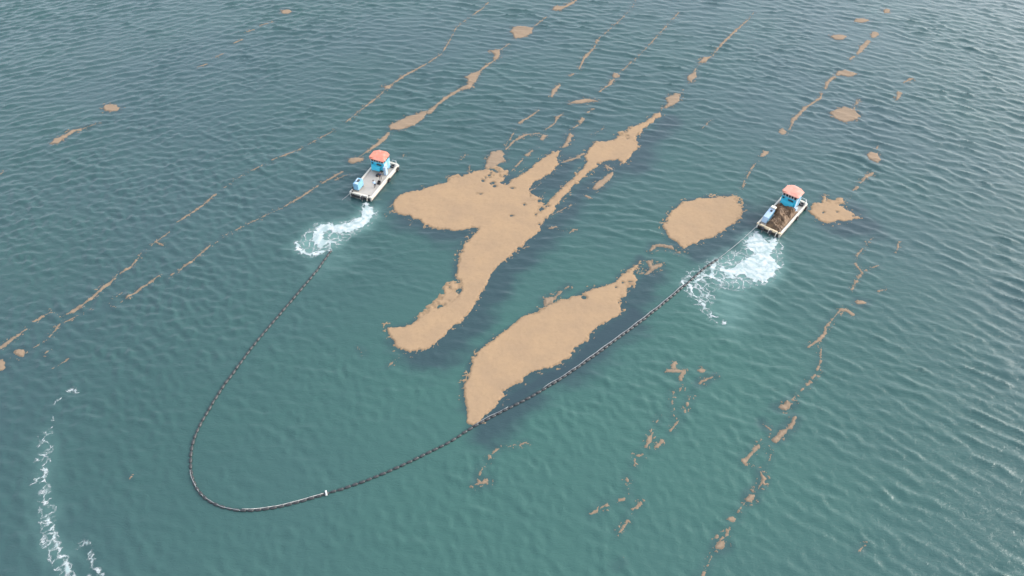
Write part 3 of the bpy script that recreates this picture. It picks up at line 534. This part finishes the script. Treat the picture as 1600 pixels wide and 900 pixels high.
# ------------------------------------------------------------------ the barges
DZ = .8                                # deck height over water
def frame(sl, sr, br):
    A, Bq, C = [gp(*p, DZ) for p in (sl, sr, br)]
    fwd = (C-Bq)[:2]; fwd /= np.linalg.norm(fwd); org = ((A+Bq)/2)[:2]
    return org, math.atan2(fwd[1], fwd[0]), np.linalg.norm((C-Bq)[:2]), np.linalg.norm((A-Bq)[:2])
HB = 2.35; LB = 11.2
def hull_bm():
    bm = new(); prof = [(.0, -.15), (.35, -.45), (LB-1.3, -.45), (LB-.15, .25), (LB, .74), (0, .74)]
    prism_y(bm, prof, -HB+.06, HB-.06); return bm
def make_barge(loc, rz, label, loaded):
    root = empty('work_barge', loc, rz); tag(root, label, 'barge', 'two work barges towing the boom')
    roofm = M['salmon2'] if loaded else M['salmon']
    h = finish('hull', hull_bm(), M['hull'], root, bevel=.03)
    bm = new(); box(bm, .45, LB-.7, -HB+.3, HB-.3, .745, .80); finish('deck', bm, M['deck'], root)
    # waterline strip, fouled dark
    bm = new(); box(bm, .05, LB-.7, -HB+.03, -HB+.057, -.2, .22); box(bm, .05, LB-.7, HB-.057, HB-.03, -.2, .22); finish('waterline_strip', bm, M['keel_and_shade'], root)
    for s in (-1, 1):
        bm = new(); y0, y1 = sorted((s*(HB-.30), s*HB)); pr = [(.35, y0), (LB-.75, y0), (LB-.28, s*(HB-.55) if s > 0 else y0+.0), (LB+.0, s*(HB-.5)), (LB-.35, s*HB), (.35, s*HB)]
        if s > 0: pr = [(.35, s*(HB-.30)), (LB-.75, s*(HB-.30)), (LB-.35, s*(HB-.62)), (LB, s*(HB-.5)), (LB-.35, s*HB), (.35, s*HB)]
        else: pr = [(.35, s*HB), (LB-.35, s*HB), (LB, s*(HB-.5)), (LB-.35, s*(HB-.62)), (LB-.75, s*(HB-.30)), (.35, s*(HB-.30))]
        prism(bm, pr, .742, .98); finish('side_rail', bm, M['rail'], root, bevel=.02)
    bm = new(); box(bm, -.02, .34, -HB, HB, .742, 1.0); finish('stern_beam', bm, M['cream'] if loaded else M['rail'], root, bevel=.03)
    bm = new(); box(bm, LB-.45, LB-.02, -HB+.64, HB-.64, .742, .97); finish('bow_beam', bm, M['rail'], root, bevel=.03)
    for y in (-1.9, -1.5, 1.45, 1.9):
        bm = new(); tube(bm, [(-.12, y, -.3), (-.14, y, .55), (-.05, y, .78)], .11, 8); finish('stern_fender', bm, M['black'], root, smooth=True)
    for y in (-1.75, 1.8):
        bm = new(); tube(bm, [(.17, y, 1.0), (.17, y, 1.30)], .09, 8); tube(bm, [(.17, y-.2, 1.22), (.17, y+.2, 1.22)], .05, 6); finish('mooring_bitt', bm, M['black'], root, smooth=True)
    # stern towing frame
    for y in (-1.6, -.2):
        bm = new(); tube(bm, [(.1, y, .95), (-.35, y, .9), (-.5, y, .35)], .07, 6); finish('towing_bracket', bm, M['rail'], root)
    bm = new(); box(bm, -.08, -.022, -HB+.35, HB-.35, .05, .62); finish('stern_shadow_plate', bm, M['keel_and_shade'], root).name = 'stern_shade_plate'  # dark plate added to paint the shade below the stern beam
    # outboard motors
    for y in ((.9, -.6) if loaded else (-.6,)):
        eng = finish('outboard_motor', (lambda b: (prism_y(b, [(-.75, .55), (-.3, .55), (-.22, .8), (-.28, 1.08), (-.6, 1.14), (-.8, .95)], y-.2, y+.2), b)[1])(new()), M['black'], root, bevel=.03)
        bm = new(); tube(bm, [(-.55, y, .58), (-.58, y, -.45)], .08, 6); box(bm, -.8, -.4, y-.1, y+.1, -.5, -.3); finish('drive_leg', bm, M['steel'], eng)
    # bow: guard rail loop, anchor roller and tyre
    bm = new(); tube(bm, [(LB-1.9, -HB+.12, .98), (LB-1.9, -HB+.10, 1.55), (LB-.9, -HB+.15, 1.6), (LB-.15, -HB+.6, 1.6), (LB-.1, -.9, 1.55), (LB-.15, -.85, .97)], .045, 6); tube(bm, [(LB-.9, -HB+.15, 1.6), (LB-.9, -HB+.15, .98)], .04, 6); tube(bm, [(LB-.2, -HB+.62, 1.6), (LB-.2, -HB+.62, .98)], .04, 6); finish('bow_guard_rail', bm, M['white'], root, smooth=True)
    bm = new(); torus(bm, (LB-1.0, -HB-.13, .45), .34, .13, 'y'); finish('tyre_fender', bm, M['black'], root, smooth=True)
    bm = new(); torus(bm, (LB-1.15, -HB+.82, .96), .36, .14, 'z'); finish('spare_tyre', bm, M['black'], root, smooth=True)
    bm = new(); torus(bm, (LB-4.6, -HB-.13, .4), .32, .12, 'y'); finish('tyre_fender', bm, M['black'], root, smooth=True)
    # wheelhouse
    cx0, cx1, y0, y1 = 7.45, 9.9, -1.10, 1.70
    lift = .70
    cab = finish('cabin', (lambda b: (prism_y(b, [(cx0, .80+lift), (cx1, .80+lift), (cx1, 3.05), (cx0+.15, 3.05)], y0, y1), b)[1])(new()), M['cyan'], root, bevel=.02)
    for (x, y) in ((cx0+.1, y0+.1), (cx0+.1, y1-.1), (cx1-.1, y0+.1), (cx1-.1, y1-.1)):
        bm = new(); box(bm, x-.08, x+.08, y-.08, y+.08, .8, .8+lift+.02); finish('cabin_leg', bm, M['cyan'], root)
    bm = new(); box(bm, cx0+.45, cx1-.2, y0+.25, y1-.25, .80, .8+lift); finish('shaded_engine_bay', bm, M['keel_and_shade'], root)  # black block in the engine opening, its shade put into the colour
    bm = new(); box(bm, cx0+.2, cx1-.06, y0-.012, y0-.002, 1.3, 2.95); finish('side_panel', bm, M['pblue'], cab)
    bm = new(); box(bm, cx0+1.4, cx0+2.1, y0-.045, y0-.014, .95, 2.9); finish('door', bm, M['cyan2'], cab, bevel=.01)
    # window band: sill, posts and dark panes under the roof
    pane = new(); box(pane, cx0+.25, cx1-.1, y0+.1, y1-.1, 3.06, 3.95); finish('window_pane', pane, M['glass'], cab)
    def post(x, y, w_=.07):
        b = new(); tube(b, [(x-.03, y, 3.03), (x+.02, y, 3.97)], w_, 4); finish('window_post', b, M['white'], cab)
    for y in (y0+.04, y0+.62, y0+1.15, y0+1.65, y0+2.2, y1-.04): post(cx0+.18, y)
    for x in (cx0+.95, cx0+1.6, cx1-.08): post(x, y0+.05); post(x, y1-.05)
    for y in (y0+1.1, y0+2.1): post(cx1-.08, y)
    bm = new(); box(bm, cx0+.08, cx0+.2, y0-.02, y1+.02, 3.051, 3.15); finish('window_sill', bm, M['cyan2'], cab)
    # dark slot and locker on the aft wall
    bm = new(); prism_y(bm, [(cx0-.55, 1.52), (cx0+.02, 1.52), (cx0+.10, 2.45), (cx0-.35, 2.35)], y0+.75 if not loaded else y0+.35, y1-.25)
    lk = finish('aft_locker', bm, M['cyan'], cab, bevel=.04)
    bm = new(); box(bm, cx0-.03, cx0+.13, y0+.5, y1-1.3, 2.55, 2.78); finish('vent_slot', bm, M['keel_and_shade'], cab)
    bm = new(); box(bm, cx0-.02, cx0+.10, y1-.55, y1-.2, 2.62, 2.86); finish('vent_slot', bm, M['keel_and_shade'], cab)
    # starboard aft cupboard
    bm = new(); box(bm, cx0-.35, cx0+.35, y0-.55, y0-.01, .80, 2.6 if not loaded else 1.75); finish('cupboard', bm, M['pblue'], root, bevel=.03)
    # roof: canopy with cut front corners and drooping aft lip
    X0, X1, Y0, Y1 = cx0-.30, cx1+.40, y0-.30, y1+.28
    bm = new()
    out = [(X0, Y0+.15), (X0+.25, Y0), (X1-.75, Y0), (X1-.1, Y0+.75), (X1, Y0+1.3), (X1, Y1-1.2), (X1-.2, Y1-.7), (X1-.85, Y1), (X0+.7, Y1), (X0+.05, Y1-.35)]
    a = [bm.verts.new((x, y, 3.93)) for x, y in out]; b = [bm.verts.new((x, y, 4.05)) for x, y in out]
    cx, cy = (X0+X1)/2, (Y0+Y1)/2
    c = [bm.verts.new((cx+(x-cx)*.55, cy+(y-cy)*.55, 4.24)) for x, y in out]
    n = len(out); bm.faces.new(a[::-1]); bm.faces.new(c)
    for i in range(n):
        j = (i+1) % n; bm.faces.new((a[i], a[j], b[j], b[i])); bm.faces.new((b[i], b[j], c[j], c[i]))
    rr = random.Random(5 if loaded else 9)
    for i in range(n):                       # weathered, sagging edge
        dx, dy, dz = rr.uniform(-.14, .14), rr.uniform(-.14, .14), rr.uniform(-.13, .07)
        for q in (a[i], b[i]): q.co += Vector((dx, dy, dz))
        c[i].co += Vector((rr.uniform(-.2, .2), rr.uniform(-.2, .2), rr.uniform(-.10, .04)))
    rf = finish('roof', bm, roofm, cab, bevel=.02)
    bm = new(); box(bm, X0+.2, X1-.9, Y1-.9, Y1-.15, 4.12, 4.20); 
    finish('roof_hatch', bm, roofm, root, bevel=.02)
    bm = new(); tube(bm, [(cx1-.6, .4, 4.2), (cx1-.6, .4, 5.0)], .03, 6); tube(bm, [(cx1-.6, .1, 4.75), (cx1-.6, .7, 4.75)], .022, 6); finish('mast', bm, M['white'], root)
    # hopper / machinery housing at the port stern
    if not loaded:
        bx0, bx1, by0, by1 = .75, 2.95, .70, 2.0
        bm = new(); prism(bm, [(bx0, by0+.1), (bx1-.35, by0), (bx1, by0+.35), (bx1, by1-.1), (bx0+.2, by1), (bx0, by1-.3)], 1.15, 2.35)
        for v in bm.verts:
            if v.co.z > 2: v.co.x = v.co.x*.94+.15; v.co.y -= .02
        hp = finish('machinery_housing', bm, M['cyan2'], root, bevel=.05)
        bm = new(); box(bm, bx0+1.0, bx1-.45, by0+.45, by1-.35, 2.33, 2.40); finish('open_hatch', bm, M['keel_and_shade'], hp)
        bm = new(); box(bm, bx0+.95, bx1-.40, by1-.34, by1-.22, 2.34, 2.62); finish('hatch_lid', bm, M['pblue'], hp)
        bm = new(); box(bm, bx0+.15, bx0+.75, by0+.3, by1-.35, 2.352, 2.52); finish('cap_plate', bm, M['pblue'], hp, bevel=.02)
        for x, y in ((bx0+.25, by0+.3), (bx1-.4, by0+.25), (bx0+.35, by1-.4), (bx1-.3, by1-.35)):
            bm = new(); tube(bm, [(x, y, .79), (x, y, 1.2)], .1, 8); finish('leg', bm, M['black'], hp)
        bm = new(); torus(bm, (.95, HB-.45, 1.25), .26, .11, 'x'); finish('rope_coil', bm, M['black'], root, smooth=True)
    else:
        bm = new(); prism_y(bm, [(.9, .95), (3.6, .95), (4.1, 2.55), (1.3, 2.0)], 1.05, 2.0)
        hp = finish('chute', bm, M['pblue'], root, bevel=.05)
        bm = new(); prism_y(bm, [(1.0, .99), (3.55, .99), (3.9, 2.2), (1.35, 1.8)], 1.0, 1.045); finish('chute_side', bm, M['cyan2'], hp)
        bm = new(); box(bm, 3.6, 4.25, .95, 1.9, 2.5, 2.72); finish('chute_lip', bm, M['rail'], hp, bevel=.04)
        bm = new(); box(bm, 2.9, 3.2, 1.2, 1.55, 2.25, 2.5); finish('latch', bm, M['black'], hp)
        for x, y in ((1.2, 1.2), (3.4, 1.2), (1.2, 1.85), (3.4, 1.85)):
            bm = new(); tube(bm, [(x, y, .79), (x, y, 1.1)], .08, 8); finish('leg', bm, M['steel'], hp)
        bm = new(); box(bm, -.16, -.025, -1.25, .95, .66, .92); finish('fender_board', bm, M['cream'], root, bevel=.02)
    return root
f1 = frame((546,301), (580.7,310), (625,256)); f2 = frame((1180.7,351.7), (1221.3,365), (1261.3,316.3))
print('frames', f1, f2)
b1 = make_barge((f1[0][0], f1[0][1], 0), f1[1], 'empty pale decked barge with orange roofed blue cabin and two people aboard', False)
b2 = make_barge((f2[0][0], f2[0][1], 0), f2[1]-R(1.5), 'barge piled with brown weed below a blue cabin with faded pink roof', True)
def on(fr, x, y, z=.8):
    c, s_ = math.cos(fr[1]), math.sin(fr[1]); return (fr[0][0]+x*c-y*s_, fr[0][1]+x*s_+y*c, z)
# brown weed heaped on the loaded barge
X, Y = np.meshgrid(np.arange(.42, 7.9, .07), np.arange(-2.04, 2.05, .07))
foot = np.minimum.reduce([X-.42, 7.85-X, Y+2.02, 2.02-Y])
cut = sm(.0, .5, np.maximum(Y*-1+.95, X-4.3)*1.0+.15*fbm(X, Y, 3))
hh = sm(0, .8, foot+.15*fbm(X*1.2, Y*1.2, 2))*cut
hgt = hh*(.80+.35*sm(2.2, 4.6, X)*np.exp(-((Y-.5)/1.1)**2)+.75*fbm(X/1.3, Y/1.3, 61, 2)+.22*fbm(X/.28, Y/.28, 62, 3))-.12*sm(5.8, 7.4, X)*hh
ridge = np.abs(fbm(X/.8, Y/.8, 66, 2)); hgt -= .35*hh*(1-sm(0, .10, ridge))
build_field('weed_heap', hgt, X, Y, hgt.clip(-.02, 2)+.79, hgt > .02, M['heap'], 'heaped wet brown weed covering the deck of the barge with the faded pink roof', 'seaweed')
hp_o = [o for o in COL.objects if o.name.startswith('weed_heap')][0]
l0 = hp_o.location.copy(); hp_o.location = on((f2[0], f2[1]-R(1.5)), l0.x, l0.y, 0); hp_o.rotation_euler = (0, 0, f2[1]-R(1.5))

# loose gear on the empty deck
g0 = on(f1, 4.5, -1.5, .80)
gr = empty('gear_crate', g0, f1[1]+R(15)); tag(gr, 'open black crate on the deck beside the person in light blue', 'crate')
bm = new(); box(bm, -.38, .38, -.27, .27, 0, .05); finish('crate_base', bm, M['black'], gr)
for q in ((-.38, .38, -.27, -.22), (-.38, .38, .22, .27), (-.38, -.33, -.218, .218), (.33, .38, -.218, .218)):
    bm = new(); box(bm, *q, .052, .42); finish('crate_side', bm, M['black'], gr)
g1 = on(f1, 6.5, -.1, .84)
bm = new()
for i in range(4): torus(bm, (.02*i, .015*i*(-1)**i, .075*i), .36-.03*i, .05, 'z', 18, 6)
o = finish('rope_coil', bm, M['black'], None, smooth=True); o.location = g1; tag(o, 'dark coiled rope on the deck in front of the cabin of the empty barge', 'rope coil')
# ------------------------------------------------------------------ people
def person(loc, rz, label, pose, top, legs):
    root = empty('person', loc, rz); tag(root, label, 'person', 'people on the empty barge')
    J = pose; names = list(J); bm = new()
    me = bpy.data.meshes.new('body'); ix = {n: i for i, n in enumerate(names)}
    E = [('pelvis', 'waist'), ('waist', 'chest'), ('chest', 'neck'), ('neck', 'head'), ('head', 'crown'), ('head', 'nose')]
    for s in 'lr':
        E += [('pelvis', 'hip'+s), ('hip'+s, 'knee'+s), ('knee'+s, 'ankle'+s), ('ankle'+s, 'toe'+s), ('chest', 'sh'+s), ('sh'+s, 'el'+s), ('el'+s, 'wr'+s), ('wr'+s, 'palm'+s)]
    Rr = dict(pelvis=.145, waist=.135, chest=.17, neck=.06, head=.095, crown=.085, nose=.02, hip=.10, knee=.065, ankle=.045, toe=.04, sh=.075, el=.05, wr=.035, palm=.035, finger=.010, tip=.009, thumb=.011)
    verts = [J[n] for n in names]
    rad = [Rr.get(n, Rr.get(n[:-1], .05)) for n in names]
    edges = [(ix[a], ix[b]) for a, b in E]
    for s in 'lr':                       # five fingers from each palm
        p = Vector(J['palm'+s]); d = (p-Vector(J['wr'+s])).normalized(); side = d.cross(Vector((0, 0, 1)));
        if side.length < .1: side = Vector((1, 0, 0))
        side.normalize()
        for q, (off, ln) in enumerate(((-.030, .062), (-.010, .075), (.010, .070), (.030, .055))):
            i0 = len(verts); verts += [tuple(p+side*off+d*.035), tuple(p+side*off+d*(.035+ln*.55)), tuple(p+side*off*1.1+d*(.035+ln)+Vector((0, 0, -.02)))]
            rad += [.011, .010, .009]; edges += [(ix['palm'+s], i0), (i0, i0+1), (i0+1, i0+2)]
        i0 = len(verts); verts += [tuple(p-side*.055+d*.0), tuple(p-side*.07+d*.04)]; rad += [.012, .010]; edges += [(ix['palm'+s], i0), (i0, i0+1)]
    me.from_pydata(verts, edges, []); ob = bpy.data.objects.new('body', me); COL.objects.link(ob)
    sk = ob.modifiers.new('skin', 'SKIN'); sk.use_smooth_shade = True
    for i, v in enumerate(me.skin_vertices[0].data): v.radius = (rad[i], rad[i]); v.use_root = (i == ix['pelvis'])
    sb = ob.modifiers.new('sub', 'SUBSURF'); sb.levels = 1; sb.render_levels = 1
    dg = bpy.context.evaluated_depsgraph_get(); me2 = bpy.data.meshes.new_from_object(ob.evaluated_get(dg)); bpy.data.objects.remove(ob)
    me2.materials.clear()
    for m in (M['skin'], M[top], M[legs], M['boot']): me2.materials.append(m)
    segs = [(Vector(verts[a]), Vector(verts[b]), a, b) for a, b in edges]
    cls = {}
    for i, n in enumerate(names):
        cls[i] = 2 if n[:3] in ('pel', 'hip') or n[:4] == 'knee' else 3 if n[:5] == 'ankle' or n[:3] == 'toe' else 1 if n in ('waist', 'chest') or n[:2] in ('sh', 'el') else 0
    for p in me2.polygons:
        c = p.center; best = min(range(len(verts)), key=lambda i: (Vector(verts[i])-c).length/(rad[i]+.1)); p.material_index = cls.get(best, 0)
        p.use_smooth = True
    body = link('body', me2, None, root)
    h = Vector(J['head']); cr = Vector(J['crown'])
    bm = new(); bmesh.ops.create_icosphere(bm, subdivisions=2, radius=.122)
    for v in list(bm.verts):
        if v.co.z < -.02 and v.co.x > -.02: v.co.z = -.0
    bmesh.ops.translate(bm, verts=bm.verts, vec=(h+cr)/2+Vector((-.02, 0, .035))); finish('hair', bm, M['hair'], root, smooth=True)
    for s in (-1, 1):
        bm = new(); bmesh.ops.create_icosphere(bm, subdivisions=1, radius=.014); bmesh.ops.translate(bm, verts=bm.verts, vec=h+Vector((.088, s*.035, .02))); finish('eye', bm, M['hair'], root, smooth=True)
        bm = new(); bmesh.ops.create_icosphere(bm, subdivisions=1, radius=.028); bmesh.ops.translate(bm, verts=bm.verts, vec=h+Vector((0, s*.098, 0))); finish('ear', bm, M['skin'], root, smooth=True)
    bm = new(); box(bm, .085, .097, -.025, .025, -.058, -.048); bmesh.ops.translate(bm, verts=bm.verts, vec=h); finish('mouth', bm, M['trousers'], root)
    return root
stand = dict(pelvis=(0, 0, .95), waist=(0, 0, 1.10), chest=(.02, 0, 1.32), neck=(.02, 0, 1.48), head=(.04, 0, 1.60), crown=(.03, 0, 1.70), nose=(.15, 0, 1.60),
 hipl=(0, .10, .90), kneel=(.05, .13, .50), anklel=(-.02, .15, .08), toel=(.14, .17, .04), hipr=(0, -.10, .90), kneer=(.10, -.13, .50), ankler=(.02, -.14, .08), toer=(.18, -.15, .04),
 shl=(.02, .20, 1.40), ell=(.10, .27, 1.14), wrl=(.32, .20, 1.08), palml=(.40, .17, 1.07), shr=(.02, -.20, 1.40), elr=(.05, -.28, 1.12), wrr=(.28, -.24, 1.05), palmr=(.36, -.22, 1.04))
bend = dict(pelvis=(-.10, 0, .88), waist=(.02, 0, 1.00), chest=(.22, 0, 1.15), neck=(.36, 0, 1.24), head=(.46, 0, 1.30), crown=(.52, 0, 1.40), nose=(.56, 0, 1.26),
 hipl=(-.08, .10, .84), kneel=(.08, .15, .46), anklel=(-.04, .17, .08), toel=(.12, .19, .04), hipr=(-.08, -.10, .84), kneer=(.12, -.15, .46), ankler=(.0, -.16, .08), toer=(.16, -.17, .04),
 shl=(.24, .20, 1.20), ell=(.40, .26, .95), wrl=(.55, .18, .78), palml=(.60, .15, .70), shr=(.24, -.20, 1.20), elr=(.38, -.27, .94), wrr=(.54, -.20, .76), palmr=(.59, -.17, .68))
def deckpt(px, py): return gp(px, py, DZ+.002)
q1 = deckpt(586.5, 293); q2 = deckpt(595, 280)
person(tuple(q1), f1[1]+R(60), 'person in light blue shirt and dark trousers bending forward on the empty barge', bend, 'shirt', 'trousers')
person(tuple(q2), f1[1]+R(200), 'person in dark clothes standing upright nearer the cabin of the empty barge', stand, 'shirt2', 'trousers')

# ------------------------------------------------------------------ the floating boom
bp = W2(BOOM)
def resample(pts, n=2000):              # Catmull-Rom, then even spacing
    P_ = np.vstack([2*pts[0]-pts[1], pts, 2*pts[-1]-pts[-2]]); out = []
    for i in range(1, len(P_)-2):
        t = np.linspace(0, 1, 30, endpoint=False)[:, None]; a, b, c, d = P_[i-1], P_[i], P_[i+1], P_[i+2]
        out.append(.5*((2*b)+(-a+c)*t+(2*a-5*b+4*c-d)*t**2+(-a+3*b-3*c+d)*t**3))
    q = np.vstack(out+[pts[-1:]]); s = np.concatenate([[0], np.cumsum(np.linalg.norm(np.diff(q, axis=0), axis=1))])
    return q, s
bq, bs = resample(bp)
def at_s(s): return np.array([np.interp(s, bs, bq[:, 0]), np.interp(s, bs, bq[:, 1])])
BL = bs[-1]; nfl = min(298, int(BL/.98)); stepf = BL/nfl; print('boom length', BL, 'floats', nfl)
o0 = at_s(BL/2)
boom = empty('floating_boom', (o0[0], o0[1], 0)); tag(boom, 'long black boom of short floats looping between the two barges', 'boom')
bm = new(); ln = stepf*.78
tube(bm, [(-ln/2, 0, 0), (-ln/2+.05, 0, 0), (-ln*.2, 0, 0), (ln*.2, 0, 0), (ln/2-.05, 0, 0), (ln/2, 0, 0)], [.10, .18, .20, .20, .18, .10], 8)
bmesh.ops.recalc_face_normals(bm, faces=bm.faces)
fme = bpy.data.meshes.new('float'); bm.to_mesh(fme); bm.free(); fme.polygons.foreach_set('use_smooth', [True]*len(fme.polygons)); fme.materials.append(M['boomblk'])
random.seed(4)
for i in range(nfl):
    s = (i+.5)*stepf; p = at_s(s); t = at_s(min(BL, s+.3))-at_s(max(0, s-.3)); z = float(wz(p[0], p[1]))
    o = link('float', fme, None, boom); o.location = (p[0]-o0[0], p[1]-o0[1], z+.05+random.uniform(-.02, .02)); o.rotation_euler = (random.uniform(-.1, .1), random.uniform(-.03, .03), math.atan2(t[1], t[0])+random.uniform(-.10, .10))
    sc = random.uniform(.92, 1.06); o.scale = (sc, sc, sc)
def along(name, s0, s1, off, z, r, m, parent, seg=6, st=.6, wob=.0):
    bm = new(); pts = []
    for s in np.arange(s0, s1, st):
        p = at_s(s); t = at_s(min(BL, s+.3))-at_s(max(0, s-.3)); t = t/np.linalg.norm(t); nrm = np.array([-t[1], t[0]])
        q = p+nrm*(off+wob*math.sin(s*1.7)+wob*math.sin(s*.61+1)); pts.append((q[0]-o0[0], q[1]-o0[1], float(wz(q[0], q[1]))+z))
    tube(bm, pts, r, seg); return finish(name, bm, m, parent, smooth=True)
def s_of(px, py):
    g = gp(px, py)[:2]; return bs[np.argmin(np.linalg.norm(bq-g, axis=1))]
along('core_cable', .1, BL-.1, 0, .05, .075, M['boomblk'], boom)
along('pale_rope', s_of(301, 735), s_of(380, 798), -.02, .22, .035, M['greyrope'], boom, wob=.05)
along('white_sleeve', s_of(378, 798), s_of(511, 772), .20, .10, .06, M['rope'], boom)
sx = s_of(511, 772); p = at_s(sx); bm = new(); tube(bm, [(p[0]-o0[0]-.1, p[1]-o0[1]+.35, .25), (p[0]-o0[0]+.12, p[1]-o0[1]-.35, .25)], .12, 6); finish('white_cross_tie', bm, M['white'], boom)
along('pale_sleeve', s_of(740, 667), s_of(800, 637), .22, .08, .05, M['greyrope'], boom, wob=.05)
along('pale_sleeve', s_of(850, 608), s_of(896, 580), .24, .08, .06, M['greyrope'], boom, wob=.05)
along('pale_sleeve', s_of(892, 582), s_of(1070, 447), .26, .08, .075, M['greyrope'], boom, wob=.03)
# skirt hanging below the floats
bm = new(); top, bot = [], []
for s in np.arange(.3, BL-.3, .8):
    p = at_s(s); z = float(wz(p[0], p[1])); top.append(bm.verts.new((p[0]-o0[0], p[1]-o0[1], z-.02))); bot.append(bm.verts.new((p[0]-o0[0], p[1]-o0[1], -.9)))
for i in range(len(top)-1): bm.faces.new((top[i], top[i+1], bot[i+1], bot[i]))
finish('skirt', bm, M['keel_and_shade'], boom)
# tow ropes
e = at_s(BL); hs_ = on(f2, .1, 1.85, 1.15); mid = [(e[0]*(1-t)+hs_[0]*t, e[1]*(1-t)+hs_[1]*t, .1*(1-t)+hs_[2]*t-.35*math.sin(math.pi*t)) for t in np.linspace(0, 1, 14)]
bm = new(); tube(bm, mid, .05, 6); tag(finish('tow_rope', bm, M['greyrope'], None, smooth=True), 'thin taut grey tow rope from the boom end to the loaded barge', 'rope')
e = at_s(0); hs_ = on(f1, .1, 1.85, 1.1); g1 = gp(535, 312)
pts = [hs_, (hs_[0]*.5+g1[0]*.5, hs_[1]*.5+g1[1]*.5, .5), (g1[0], g1[1], .02)]+[(g1[0]*(1-t)+e[0]*t, g1[1]*(1-t)+e[1]*t, -.45*math.sin(math.pi*t)) for t in (.15, .4, .7, .9, 1)]
bm = new(); tube(bm, pts, .05, 6); tag(finish('tow_rope', bm, M['greyrope'], None, smooth=True), 'grey tow rope dipping into the water behind the empty barge', 'rope')
tri = sum(len(o.data.loops)-2*len(o.data.polygons) for o in COL.objects if o.type == 'MESH'); print('TRIS', tri, 'objects', len(COL.objects))
